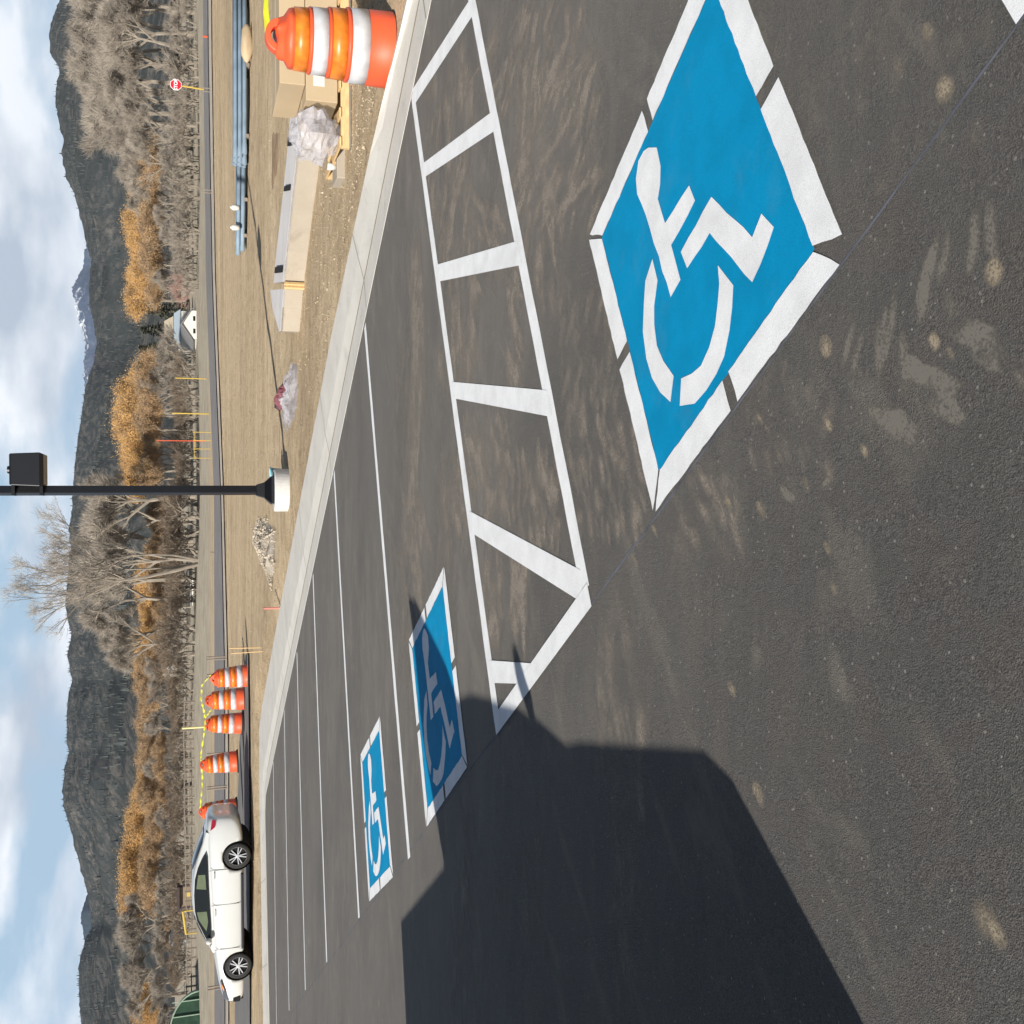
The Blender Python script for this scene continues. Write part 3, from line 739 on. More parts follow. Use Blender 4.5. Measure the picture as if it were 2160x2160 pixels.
def haze():
    b = MB(); b.box((0, 5000, 800), (26000, 26000, 1800)); b.v = [(x, y, -4 if z < 0 else z) for x, y, z in b.v]
    m_ = bpy.data.materials.new('haze_air'); m_.use_nodes = True; t = m_.node_tree; t.nodes.clear()
    o_ = t.nodes.new('ShaderNodeOutputMaterial'); v = t.nodes.new('ShaderNodeVolumePrincipled')
    v.inputs['Color'].default_value = (.62, .76, 1, 1); v.inputs['Density'].default_value = HAZE; v.inputs['Anisotropy'].default_value = .1
    t.links.new(v.outputs[0], o_.inputs['Volume']); o = b.build('haze', m_); o['kind'] = 'stuff'; o['label'] = 'thin bluish air haze over the valley and hills'; o['category'] = 'haze'
HAZE = 3.2e-5
haze()
# ------------------------------------------------------------------ trees
def limbs(b, p, d, r, L_, depth, rnd, tips, spread=.55, up=.15, nb=3):
    if depth == 0 or r < .012:
        tips.append((p, d)); return
    seg = 2; q = p
    for s_ in range(seg):
        d = (d + Vector((rnd.uniform(-.16, .16), rnd.uniform(-.16, .16), rnd.uniform(0, up)))).normalized()
        e = q + d * L_ / seg
        b.tube(q, e, r * (1 - .15 * s_), r * (1 - .15 * (s_ + 1)), 5 if r > .06 else 3, False); q = e
        if depth <= 3: tips.append((q, d))
    for k in range(nb):
        a = rnd.uniform(0, 2 * pi) if k else rnd.uniform(0, 6)
        side = d.orthogonal().normalized(); side.rotate(Matrix.Rotation(a, 3, d))
        nd = (d + side * rnd.uniform(spread * .5, spread * 1.25)).normalized()
        limbs(b, q, nd, r * rnd.uniform(.52, .7), L_ * rnd.uniform(.62, .84), depth - 1, rnd, tips, spread, up, nb)
def make_tree(name, seed, h, kind, ntw, nleaf, spread=.55, trunkr=.03, ntr=1, low=.16):
    rnd = random.Random(seed)
    wood = MB(); tips = []
    for t_ in range(ntr):
        a = rnd.uniform(0, 6); lean = .0 if ntr == 1 else rnd.uniform(.1, .45)
        base = Vector((cos(a) * .25 * (ntr > 1), sin(a) * .25 * (ntr > 1), -.4))
        d = Vector((cos(a) * lean, sin(a) * lean, 1)).normalized()
        hh = h * rnd.uniform(.8, 1)
        p1 = base + d * hh * low
        wood.tube(base, p1, hh * trunkr, hh * trunkr * .8, 8, False)
        limbs(wood, p1, d, hh * trunkr * .78, hh * .30, 5 if ntr == 1 else 4, rnd, tips, spread, .18, 3)
    zm = max(p.z for p, d in tips); k = h / (zm * 1.04)
    tw = MB(); 
    for i in range(ntw):
        p, d = rnd.choice(tips)
        v = (d * .8 + Vector((rnd.gauss(0, .5), rnd.gauss(0, .5), rnd.gauss(.25, .4)))).normalized()
        L_ = min(h, 11) * rnd.uniform(.035, .11)
        o = p + Vector((rnd.gauss(0, .012), rnd.gauss(0, .012), rnd.gauss(0, .012))) * h
        s_ = v.orthogonal().normalized(); s_.rotate(Matrix.Rotation(rnd.uniform(0, 6.28), 3, v)); w = min(h, 9) * rnd.uniform(.0010, .0024)
        tw.add([o - s_ * w, o + s_ * w, o + v * L_], [(0, 1, 2)])
        if rnd.random() < .6:
            v2 = (v + Vector((rnd.gauss(0, .5), rnd.gauss(0, .5), rnd.gauss(0, .4)))).normalized(); m_ = o + v * L_ * rnd.uniform(.3, .7)
            tw.add([m_ - s_ * w * .6, m_ + s_ * w * .6, m_ + v2 * L_ * .6], [(0, 1, 2)])
    lf = MB()
    cl = [rnd.choice(tips)[0] for _ in range(60)]
    for i in range(nleaf):
        if rnd.random() < .45: c = rnd.choice(cl); sp = .05
        else: c = rnd.choice(tips)[0]; sp = .03
        if c.z < h * .25 and rnd.random() < .6: continue
        c = c + Vector((rnd.gauss(0, sp), rnd.gauss(0, sp), rnd.gauss(0, sp))) * h
        s_ = h * rnd.uniform(.003, .0075); e = Euler((rnd.uniform(0, 6), rnd.uniform(0, 6), rnd.uniform(0, 6)))
        q = [Vector(v) for v in ((-s_, 0, 0), (0, -s_ * .7, 0), (s_, 0, 0), (0, s_ * .7, 0))]
        for v in q: v.rotate(e)
        lf.add([c + v for v in q], [(0, 1, 2, 3)])
    for mb in (wood, tw, lf):
        mb.v = [(a * k, c * k, z * k) for a, c, z in mb.v]
    root = bpy.data.objects.new(name, None); COL.objects.link(root); root.location = (0, 0, -500)
    tr = wood.build('trunk', M['bark'], root)
    if kind == 'bare': cr = tw.build('crown', M['twig'], root)
    elif kind == 'dark': cr = tw.build('crown', M['twigd'], root)
    else:
        off = len(tw.v); nf = len(tw.f)
        mb = MB(); mb.add(tw.v, tw.f); mb.cur = 1; mb.add(lf.v, lf.f)
        mats = {'yellow': [M['twigd'], M['leaf']], 'orange': [M['twigd'], M['leafo']], 'pink': [M['twig'], M['pink']], 'green': [M['green'], M['green']]}[kind]
        cr = mb.build('crown', mats, root)
    root['h'] = h
    return root
protos = {
    'bare': [make_tree('bare_cottonwood_tree', 11 + i, 10, 'bare', 6500, 0, .66) for i in range(4)],
    'giant': [make_tree('bare_cottonwood_tree', 83, 16, 'bare', 5200, 0, .58, .0105, 6, .22)],
    'yellow': [make_tree('yellow_cottonwood_tree', 31 + i, 10, 'yellow', 1800, 20000, .70) for i in range(3)],
    'orange': [make_tree('orange_cottonwood_tree', 41 + i, 10, 'orange', 3500, 14000, .70) for i in range(2)],
    'shrub': [make_tree('bare_shrub', 51 + i, 4, 'dark', 2600, 0, .7, .018, 6, .05) for i in range(3)],
    'gshrub': [make_tree('bare_shrub', 61 + i, 4, 'bare', 2600, 0, .7, .018, 6, .05) for i in range(2)],
    'pink': [make_tree('red_leaved_shrub', 71, 4, 'pink', 1200, 2400, .7, .02, 5, .06)],
}
used = set()
def conifer_proto(seed):
    rnd = random.Random(seed); b = MB(); h = 8
    for i in range(900):
        z = h * (rnd.random() ** 1.2) * .96 + .3; rr = (h - z) * .2 + .1; a = rnd.uniform(0, 6.28); q = rr * rnd.uniform(.5, 1)
        c = Vector((cos(a) * q, sin(a) * q, z)); s_ = rnd.uniform(.12, .28)
        e = Euler((rnd.uniform(-.8, .8), rnd.uniform(-.8, .8), a))
        w_ = [Vector(v) for v in ((-s_, -s_ * .5, 0), (s_, -s_ * .5, -.1), (s_ * 1.2, s_ * .5, -.15), (-s_, s_ * .5, 0))]
        for v in w_: v.rotate(e)
        b.add([c + v for v in w_], [(0, 1, 2, 3)])
    root = bpy.data.objects.new('juniper_tree', None); COL.objects.link(root); root.location = (0, 0, -500); root['h'] = h
    t_ = MB(); t_.tube((0, 0, -.4), (0, 0, h * .8), .14, .03, 6, False); t_.build('trunk', M['oldwood'], root)
    b.build('crown', M['green'], root); return root
protos['juniper'] = [conifer_proto(5), conifer_proto(6)]
rt = random.Random(99)
def place(kind, py, D, topV, label, group, cat='tree', wide=1.0, idx=None):
    P = on(420, py, D)
    ztop = zat(topV, py, P)
    h = max(1.2, ztop - P.z)
    lst = protos[kind]; k = idx if idx is not None else rt.randrange(len(lst)); pr = lst[k]
    if id(pr) in used: o = copy_tree(pr)
    else: o = pr; used.add(id(pr))
    s_ = h / pr['h']
    o.location = P - Vector((0, 0, .1)); o.scale = (s_ * wide, s_ * wide, s_); o.rotation_euler = (0, 0, rt.uniform(0, 6.28))
    tag(o, label, cat, group)
    return o
def band(kind, y0, y1, step, D, dD, top, dtop, label, group, cat='tree', wide=1.0):
    y = y0
    while y < y1:
        tv = top if not callable(top) else top(y)
        place(kind, y + rt.uniform(-step, step) * .3, D + rt.uniform(-dD, dD), tv + rt.uniform(-dtop, dtop), label, group, cat, wide)
        y += step
# right of the picture: tall grey cottonwoods rising up the slope
band('bare', -60, 330, 42, 170, 14, lambda y: interp([(-60, 150), (0, 145), (110, 150), (190, 170), (260, 190), (330, 235)], y), 14, 'tall bare grey cottonwood in the back row behind the stop sign', 'tall cottonwoods behind the stop sign')
band('bare', -50, 380, 40, 128, 8, lambda y: interp([(-50, 220), (150, 225), (260, 240), (380, 280)], y), 18, 'bare grey cottonwood in the front row behind the stop sign', 'front row of cottonwoods behind the stop sign')
band('gshrub', -40, 400, 34, 106, 5, 350, 22, 'bare grey shrub at the field edge near the stop sign', 'shrubs near the stop sign', 'shrub', 1.5)
band('yellow', 370, 645, 32, 190, 8, lambda y: 268, 7, 'yellow leaved cottonwood right of the white gabled house', 'yellow cottonwoods right of the white house', wide=1.05)
band('orange', 350, 625, 24, 142, 5, 298, 12, 'orange brown cottonwood below the yellow ones right of the house', 'orange brown trees right of the house', wide=1.1)
band('bare', 385, 600, 60, 132, 7, 325, 12, 'bare grey cottonwood in front of the yellow ones right of the house', 'bare cottonwoods in front of the yellow ones')
band('gshrub', 400, 618, 26, 112, 5, 355, 20, 'bare grey shrub right of the white gabled house', 'shrubs right of the white house', 'shrub', 1.5)
band('orange', 345, 420, 34, 140, 6, 300, 10, 'brownish orange cottonwood between grey trees and the yellow ones', 'orange brown trees')
band('bare', -50, 420, 46, 150, 8, lambda y: interp([(-50, 185), (150, 190), (260, 220), (420, 290)], y), 20, 'bare grey cottonwood in the middle rows behind the stop sign', 'middle rows of cottonwoods behind the stop sign', wide=1.15)
# the gap with the houses
band('juniper', 655, 815, 44, 215, 8, lambda y: interp([(650, 295), (760, 290), (800, 285)], y), 9, 'dark green juniper on the slope above the houses', 'junipers above the houses', wide=1.5)
band('gshrub', 762, 810, 26, 125, 6, 335, 14, 'bare grey shrub left of the white gabled house', 'shrubs left of the white house', 'shrub', 1.6)
band('bare', 785, 850, 36, 140, 6, 300, 12, 'bare grey cottonwood left of the white gabled house', 'bare cottonwoods left of the house')
# middle
band('yellow', 820, 1010, 30, 165, 6, lambda y: interp([(820, 272), (860, 246), (925, 242), (945, 262), (1010, 258)], y), 5, 'yellow cottonwood just right of the black lamp post', 'yellow cottonwoods right of the lamp post', wide=1.1)
band('orange', 780, 1040, 26, 145, 6, 290, 12, 'orange brown cottonwood right of the black lamp post', 'orange brown cottonwoods right of the lamp post')
band('shrub', 810, 1060, 26, 112, 5, 362, 14, 'bare brown shrub right of the black lamp post', 'brown shrubs right of the lamp post', 'shrub', 1.6)
place('giant', 1185, 100, 14, 'very tall bare cottonwood standing out against the sky', 'giant', wide=1.0, idx=0)
for k in [o for o in bpy.data.objects if o.get('group') == 'giant']: del k['group']
band('bare', 1050, 1380, 44, 140, 8, lambda y: interp([(1050, 190), (1150, 180), (1300, 185), (1380, 245)], y), 22, 'bare grey cottonwood around the foot of the tallest tree', 'bare cottonwoods round the tallest tree')
band('orange', 1060, 1430, 22, 150, 6, 318, 14, 'low orange brown tree left of the lamp post', 'low orange brown trees left of the lamp post', wide=1.1)
band('yellow', 1225, 1420, 22, 172, 6, 288, 8, 'small yellow cottonwood just left of the tallest bare tree', 'yellow cottonwoods left of the tallest tree')
band('shrub', 1070, 1400, 30, 104, 5, 335, 22, 'bare brown shrub left of the black lamp post', 'brown shrubs left of the lamp post', 'shrub', 1.6)
# left
band('orange', 1400, 1700, 20, 156, 7, 288, 8, 'orange brown cottonwood behind the row of drums', 'orange brown cottonwoods behind the drums')
band('orange', 1560, 1720, 30, 136, 5, 325, 10, 'low orange brown tree right of the sedan tail', 'low orange brown trees by the sedan tail', wide=1.1)
band('bare', 1400, 1700, 60, 140, 7, 310, 14, 'bare grey cottonwood behind the row of drums', 'bare cottonwoods behind the drums')
band('shrub', 1400, 1720, 24, 106, 5, 356, 12, 'bare brown shrub behind the row of drums', 'brown shrubs behind the drums', 'shrub', 1.6)
band('yellow', 1660, 1905, 28, 160, 6, lambda y: interp([(1660, 290), (1700, 274), (1780, 262), (1830, 250), (1905, 256)], y), 6, 'bright yellow orange cottonwood behind the white sedan', 'yellow cottonwoods behind the sedan', wide=1.1)
band('orange', 1690, 1910, 22, 142, 4, 300, 12, 'orange brown cottonwood between the yellow trees and the sedan', 'orange brown trees behind the sedan', wide=1.1)
band('bare', 1700, 1920, 80, 132, 6, 335, 12, 'bare cottonwood in front of the yellow ones behind the sedan', 'bare cottonwoods behind the sedan')
band('bare', 1910, 2090, 36, 150, 7, 250, 8, 'bare grey cottonwood beyond the front of the white sedan', 'bare cottonwoods beyond the front of the sedan', wide=1.15)
band('bare', 1900, 2200, 38, 125, 5, 320, 14, 'low bare tree beyond the front of the white sedan', 'low bare trees beyond the front of the sedan', wide=1.2)
band('shrub', 1720, 2060, 24, 106, 4, 354, 10, 'bare brown shrub behind the white sedan', 'brown shrubs behind the sedan', 'shrub', 1.6)
band('orange', 1950, 2030, 40, 138, 3, 335, 10, 'orange brown tree beyond the windscreen of the sedan', 'orange trees beyond the windscreen')
band('yellow', 2085, 2230, 36, 165, 5, 285, 8, 'yellow cottonwood at the far left above the green hoop house', 'yellow cottonwoods above the hoop house')
place('pink', 600, 104, 352, 'round red leaved shrub right of the white gabled house', None, 'shrub')
for k in protos:
    for pr in protos[k]:
        if id(pr) not in used:
            for c in kids(pr): bpy.data.objects.remove(c)
            bpy.data.objects.remove(pr)

# ------------------------------------------------------------------ houses and things far off
CAMRZ = -radians(30.2)       # rotation so that a local -Y faces the camera
def house(name, py, D, yw, basev, eavev, peakv, wallm, roofm, label, cat='house', depth_=8, win=True, gable_front=True):
    P = on(basev, py, D); wl = yw * D / F
    ze = zat(eavev, py, P) - P.z; zp = zat(peakv, py, P) - P.z
    t = thing(name, label, cat, P, CAMRZ)
    b = MB(); b.box((0, depth_ / 2, ze / 2 - .2), (wl, depth_, ze + .4))
    if gable_front:
        b.add([(-wl / 2, 0, ze), (wl / 2, 0, ze), (0, 0, zp), (-wl / 2, depth_, ze), (wl / 2, depth_, ze), (0, depth_, zp)], [(0, 1, 2), (3, 5, 4)])
    b.build('wall', wallm, t)
    r = MB(); o = .25
    if gable_front:
        for s in (-1, 1):
            r.add([(s * (wl / 2 + o), -o, ze - o * .6), (0, -o, zp + .05), (0, depth_ + o, zp + .05), (s * (wl / 2 + o), depth_ + o, ze - o * .6),
                   (s * (wl / 2 + o), -o, ze - o * .6 + .15), (0, -o, zp + .2), (0, depth_ + o, zp + .2), (s * (wl / 2 + o), depth_ + o, ze - o * .6 + .15)],
                  [(0, 1, 2, 3), (4, 7, 6, 5), (0, 4, 5, 1), (3, 2, 6, 7), (0, 3, 7, 4)])
    else:
        r.add([(-wl / 2 - o, -o, ze), (wl / 2 + o, -o, ze), (wl / 2 + o, depth_ / 2, zp), (-wl / 2 - o, depth_ / 2, zp), (-wl / 2 - o, depth_ + o, ze), (wl / 2 + o, depth_ + o, ze)],
              [(0, 1, 2, 3), (3, 2, 5, 4)])
        b2 = MB(); b2.add([(-wl / 2, 0, ze), (-wl / 2, depth_, ze), (-wl / 2, depth_ / 2, zp), (wl / 2, 0, ze), (wl / 2, depth_, ze), (wl / 2, depth_ / 2, zp)], [(0, 1, 2), (3, 5, 4)])
        b2.build('gable', wallm, t)
    r.build('roof', roofm, t)
    if win:
        for x in (-.22, .22):
            w = MB(); w.box((x * wl, -.03, ze * .5), (wl * .16, .06, ze * .5)); w.build('window', M['dark'], t)
    return t
house('gabled_house', 686, 118, 60, 424, 405, 385, M['siding'], M['roofg'], 'small white gabled house with a grey roof beyond the road')
house('ranch_house', 694, 150, 74, 400, 381, 366, M['siding'], M['roofb'], 'low house with a pale blue roof behind the white gabled house', depth_=7, gable_front=False)
house('tan_barn', 704, 178, 66, 385, 366, 345, M['tan'], M['tan'], 'plain tan barn up the slope behind the pale blue roof', 'barn', 10, False, False)
house('white_cabin', 1415, 420, 30, 300, 290, 283, M['siding'], M['roofg'], 'distant white cabin at the foot of the hills', 'house', 8, False)
house('white_trailer', 1250, 118, 54, 421, 402, 401, M['siding'], M['siding'], 'white trailer half hidden by brush left of the tallest tree', 'trailer', 2.4, True, False)
house('grey_shed', 1985, 130, 15, 400, 360, 356, M['roofb'], M['roofg'], 'small blue grey shed among orange brush beyond the windscreen', 'shed', 3, False, False)
# dark kiosk behind the sedan
P = on(400, 1890, 95); t = thing('notice_kiosk', 'dark brown roofed notice kiosk with yellow panel behind the sedan roof', 'kiosk', P, CAMRZ)
zt_ = zat(374, 1890, P) - P.z; w_ = 50 * 95 / F
k = MB(); k.box((0, 0, zt_ - .1), (w_, 1.2, .22)); k.build('roof', M['dbrown'], t)
k = MB(); k.box((0, 0, zt_ * .5), (w_ * .9, .1, zt_ * .75)); k.build('board', M['twigd'], t)
for s in (-1, 1):
    k = MB(); k.box((s * w_ * .45, 0, zt_ * .45), (.16, .16, zt_ * .9)); k.build('post', M['dbrown'], t)
k = MB(); k.box((.1 * w_, -.1, zt_ * .32), (w_ * .2, .06, .5)); k.build('panel', M['yellow'], t)
P = on(400, 1945, 90); k = MB(); k.tube((-1.0, 0, .9), (1.0, 0, 1.15), .10, .10, 8); k.tube((-1.0, 0, 0), (-1.0, 0, .95), .06); k.tube((1.0, 0, 0), (1.0, 0, 1.15), .06)
o = k.build('gate_bar', M['yellow']); o.location = P; o.rotation_euler = (0, 0, CAMRZ); tag(o, 'long yellow gate bar left of the dark notice kiosk', 'gate')
# hoop house, far left
P = on(412, 2172, 84); t = thing('hoop_house', 'pale green arched hoop house at the left edge', 'greenhouse', P, CAMRZ + .40)
zt_ = zat(357, 2160, P) - P.z; b = MB(); vs = []; n = 20
for yy in (0, 9):
    for i in range(n + 1):
        a = pi * i / n; vs.append((-cos(a) * 2.9, yy, sin(a) * zt_))
b.add(vs, [(i, i + 1, n + 2 + i, n + 1 + i) for i in range(n)]); o = b.build('cover', M['hoop'], t, True)
md = o.modifiers.new('s', 'SOLIDIFY'); md.thickness = .12
b = MB(); b.add([(-cos(pi * i / n) * 2.78, .15, sin(pi * i / n) * (zt_ - .12)) for i in range(n + 1)], [tuple(range(n + 1))]); b.build('dark_interior_sheet', M['hoopd'], t)  # dark green sheet stands for the shaded inside of the arch
for x in (-2.2, -1.1, 0, 1.1, 2.2):
    b = MB(); b.box((x, .05, zt_ * .45), (.07, .07, zt_ * .9)); b.build('post', M['hoop'], t)
# rail fence beyond the road on the left
t = thing('rail_fence', 'long low wooden rail fence in front of the trees on the left', 'fence', on(404, 1820, 92))
c0 = t.location.copy(); prev = None
for i, y in enumerate(range(1480, 2200, 20)):
    p = on(404, y, 92) - c0
    b = MB(); b.box((p.x, p.y, p.z + .45), (.14, .14, 1.0)); b.build('post', M['oldwood'], t)
    if prev is not None:
        for hh in (.45, .85):
            b = MB(); b.tube(prev + Vector((0, 0, hh)), p + Vector((0, 0, hh)), .05, .05, 5); b.build('rail', M['oldwood'], t)
    prev = p

# STOP sign
P = on(432, 186, 74); t = thing('stop_sign', 'red octagonal stop sign on a yellow wooden post by the road', 'sign', P, CAMRZ)
zc = zat(371, 178, P) - P.z; R8 = .41
def octo(r, y0, y1, zc):
    b = MB(); pts = [(r * cos(pi / 8 + i * pi / 4), r * sin(pi / 8 + i * pi / 4)) for i in range(8)]
    b.add([(a, y0, zc + c) for a, c in pts] + [(a, y1, zc + c) for a, c in pts], [tuple(range(8)), tuple(range(8, 16))[::-1]] + [(i, (i + 1) % 8, 8 + (i + 1) % 8, 8 + i) for i in range(8)]); return b
b = MB(); b.tube((-.12, 0, -.3), (0, 0, zc), .055, .055, 8); b.build('post', M['yellow'], t)
octo(R8, -.04, -.07, zc).build('border', M['signw'], t); octo(R8 * .93, -.072, -.075, zc).build('face', M['red'], t)
def text(body, size, mat, loc, rot, parent, name='lettering'):
    c = bpy.data.curves.new(name, 'FONT'); c.body = body; c.size = size; c.align_x = 'CENTER'; c.align_y = 'CENTER'; c.offset = size * .02; c.extrude = .003
    tmp = bpy.data.objects.new(name, c); COL.objects.link(tmp)
    me = bpy.data.meshes.new_from_object(tmp.evaluated_get(bpy.context.evaluated_depsgraph_get())); bpy.data.objects.remove(tmp)
    me.materials.clear(); me.materials.append(mat); o = bpy.data.objects.new(name, me); COL.objects.link(o); o.parent = parent; o.location = loc; o.rotation_euler = rot
    return o
text('STOP', .34, M['signw'], (0, -.08, zc), (pi / 2, 0, 0), t)

def post(name, py, D, v0, v1, r, mat, label, cat, group=None, dx=0):
    P = on(v1, py, D); h = zat(v0, py, P) - P.z; b = MB(); b.tube((0, 0, -.2), (dx, 0, h), r, r, 7)
    o = b.build(name, mat); o.location = P; o.rotation_euler = (0, 0, CAMRZ); return tag(o, label, cat, group)
post('marker_post', 799, 72, 370, 432, .04, M['yellow'], 'tall yellow marker post left of the white house', 'post')
post('marker_post', 873, 66, 363, 441, .045, M['yellow'], 'tallest yellow marker post, between house and lamp post', 'post')
post('utility_marker', 930, 74, 330, 405, .03, M['orange'], 'thin orange marker pole among trees right of the lamp post', 'post')
post('utility_marker', 80, 60, 428, 456, .06, M['orange'], 'short orange delineator right of the stop sign', 'post')
post('marker_post', 1533, 48, 384, 436, .045, pm('pale_yellow', (.62, .55, .25), .7), 'pale yellow post behind the third drum', 'post')
post('survey_stake', 1366, 24, 484, 560, .012, M['wood'], 'right hand pale survey stake on the bare soil', 'stake', None, .02)
post('survey_stake', 1373, 23.5, 487, 566, .012, M['wood'], 'left hand pale survey stake on the bare soil', 'stake', None, -.02)
post('survey_flag', 1283, 20, 556, 567, .02, M['pink'], 'tiny pink survey flag on the soil right of the drums', 'flag')
for y in (188, 195, 402, 408, 1165, 1385, 1390, 1422, 1428, 1588, 1658, 1663, 2078, 2084):
    D = 57 if y < 1300 else 44
    v = hit(0 + 0, y) if False else None
    base = interp([(0, 455), (400, 455), (1160, 470), (1400, 470), (2160, 472)], y)
    post('fence_post', y, D, base - (34 if y > 1300 else 26), base, .035, M['oldwood'],
         'thin dark metal fence post standing by the far road', 'post', 'thin fence posts along the far road')
# yellow pipe rails
t = thing('pipe_rail', 'low yellow pipe rail beyond the road, right of the lamp post', 'rail', on(445, 940, 62), CAMRZ)
for x in (-.75, -.2, .3, .8):
    b = MB(); b.tube((x, 0, -.1), (x, 0, 1.0), .022); b.build('post', M['yellow'], t)
b = MB(); b.tube((-.8, 0, .95), (.85, 0, .95), .018); b.build('rail', M['yellow'], t)

# ------------------------------------------------------------------ traffic drums
def lathe_part(name, prof_, mat, parent, n=40):
    b = MB(); b.lathe(prof_, n); return b.build(name, mat, parent, True)
def drum(label, loc, rz=0, group=None):
    t = thing('traffic_drum', label, 'traffic drum', loc, rz, group)
    body = [(.29, 0), (.292, .03), (.288, .24), (.278, .245), (.272, .39), (.281, .395), (.279, .415), (.262, .42), (.258, .54), (.266, .545), (.262, .56), (.246, .565), (.242, .69), (.252, .695), (.248, .71),
            (.232, .715), (.226, .83), (.232, .84), (.225, .87), (.20, .885), (.165, .90), (.150, .945), (.13, .955), (0.001, .958)]
    o = lathe_part('body', body, M['orange'], t, 64)
    for v in o.data.vertices:      # knocked and dented plastic, worst near the top
        k_ = .006 + .05 * sm(.80, .94, v.co.z); q = v.co * 7
        v.co.x += k_ * noise.noise(q); v.co.y += k_ * noise.noise(q + Vector((9, 0, 0))); v.co.z += k_ * .9 * noise.noise(q + Vector((0, 7, 0))) * sm(.80, .94, v.co.z)
    for nm, z0, z1, r0, r1, mt in (('white_band', .25, .385, .2785, .2735, 'wrefl'), ('orange_band', .425, .535, .2635, .2595, 'orefl'), ('white_band', .57, .685, .2475, .2435, 'wrefl'), ('orange_band', .72, .825, .2335, .2280, 'orefl')):
        lathe_part(nm, [(r0 - .01, z0 - .001), (r0 + .006, z0), (r1 + .006, z1), (r1 - .01, z1 + .001)], M[mt], t)
    lathe_part('rubber_base', [(.001, .05), (.295, .05), (.325, .035), (.33, .0)], M['rubber'], t)
    # moulded handle: a rounded arch with a hole, on a flat raised boss
    h = MB(); n = 18
    out_ = [(-cos(pi * i / n) * .128, .935 + sin(pi * i / n) * .110) for i in range(n + 1)]
    inn = [(-cos(pi * i / n) * .062, .950 + sin(pi * i / n) * .050) for i in range(n + 1)]
    vs = []
    for yy in (-.06, .06):
        vs += [(a, yy, c) for a, c in out_] + [(a, yy, c) for a, c in inn]
    m_ = n + 1; fs = []
    for i in range(n):
        fs += [(i, i + 1, m_ + i + 1, m_ + i), (2 * m_ + i, 3 * m_ + i, 3 * m_ + i + 1, 2 * m_ + i + 1), (i, 2 * m_ + i, 2 * m_ + i + 1, i + 1), (m_ + i, m_ + i + 1, 3 * m_ + i + 1, 3 * m_ + i)]
    fs += [(0, m_, 3 * m_, 2 * m_), (n, 2 * m_ + n, 3 * m_ + n, m_ + n)]
    h.add(vs, fs); hd = h.build('handle', M['orange'], t); bevel(hd, .012, 2)
    return t
NP = at(830, 108, 8.9); NP.z = plane(NP.x, NP.y) - .05
ND = drum('large orange and white traffic drum standing right behind the kerb', NP, radians(-38))
zt_ = zat(558, 108, NP) - NP.z; ND.scale = (zt_ / 1.045 * 1.0,) * 3
DR = []
for i, (py, v, D, lab) in enumerate([(1424, 531, 28.9, 'rightmost drum of the far row, next to the survey stakes'), (1473, 519, 30, 'second drum from the right in the far row'),
                                  (1525, 513, 30.3, 'third drum from the right in the far row, below the pale post'), (1605, 503, 30, 'fourth drum from the right, standing alone right of the sedan'),
                                  (1706, 500, 30.5, 'orange drum half hidden behind the rear of the white sedan')]):
    t = copy_tree(ND); P = at(v, py, D); P.z -= .0
    t.location = P; hpx = {0: 84, 1: 83, 2: 79, 3: 78, 4: 78}[i]
    s_ = hpx * D / F / 1.045; t.scale = (s_, s_, s_); t.rotation_euler = (radians((2, -2.5, 1, -1.5, 3)[i]), radians((-1.5, 1, 2, -2, 0)[i]), random.uniform(0, 1.2) - .9)
    tag(t, 'orange and white ' + lab, 'traffic drum', None); DR.append(t)
# pads of soil bring the ground up to the drums' feet
def tape(name, pts, wid, label):
    b = MB(); vs = []
    for i, p in enumerate(pts):
        tw_ = i * .9; o = Vector((0, sin(tw_) * wid * .5, cos(tw_ * .7) * wid * .5))
        vs += [p - o, p + o]
    b.add(vs, [(2 * i, 2 * i + 1, 2 * i + 3, 2 * i + 2) for i in range(len(pts) - 1)])
    o = b.build(name, M['tape']); tag(o, label, 'tape'); md = o.modifiers.new('s', 'SOLIDIFY'); md.thickness = .002; return o
def traced(pts, D0, D1, n=10):
    out_ = []
    for (a, c) in zip(pts, pts[1:]):
        for i in range(n):
            u = i / n; out_.append((a[0] * (1 - u) + c[0] * u, a[1] * (1 - u) + c[1] * u))
    out_.append(pts[-1]); m_ = len(out_)
    return [at(q[0], q[1], D0 + (D1 - D0) * i / (m_ - 1)) for i, q in enumerate(out_)]
tape('caution_tape', traced([(445, 1424), (426, 1445), (424, 1475), (430, 1500), (433, 1525), (430, 1550), (424, 1590), (424, 1605)], 28.9, 30), .05, 'yellow caution tape strung loosely between the four far drums')
tape('caution_tape', traced([(453, 1488), (443, 1500), (433, 1514)], 29.8, 30.2), .05, 'short yellow tape end hanging between second and third far drums')
tape('caution_tape', traced([(424, 1610), (427, 1640), (425, 1675), (422, 1706)], 30, 30.5), .05, 'yellow caution tape running from the fourth drum to the sedan')
hl = ND.matrix_world
top = NP + Vector((0, 0, (1.0) * ND.scale[0]))
tape('caution_tape', [top + Vector((.03, 0, .02)), top + Vector((.2, -.09, .035)), top + Vector((.5, -.27, .02)), top + Vector((1.1, -.64, .0)), top + Vector((2.6, -1.5, -.02))], .05, 'yellow caution tape tied to the handle of the nearest drum')

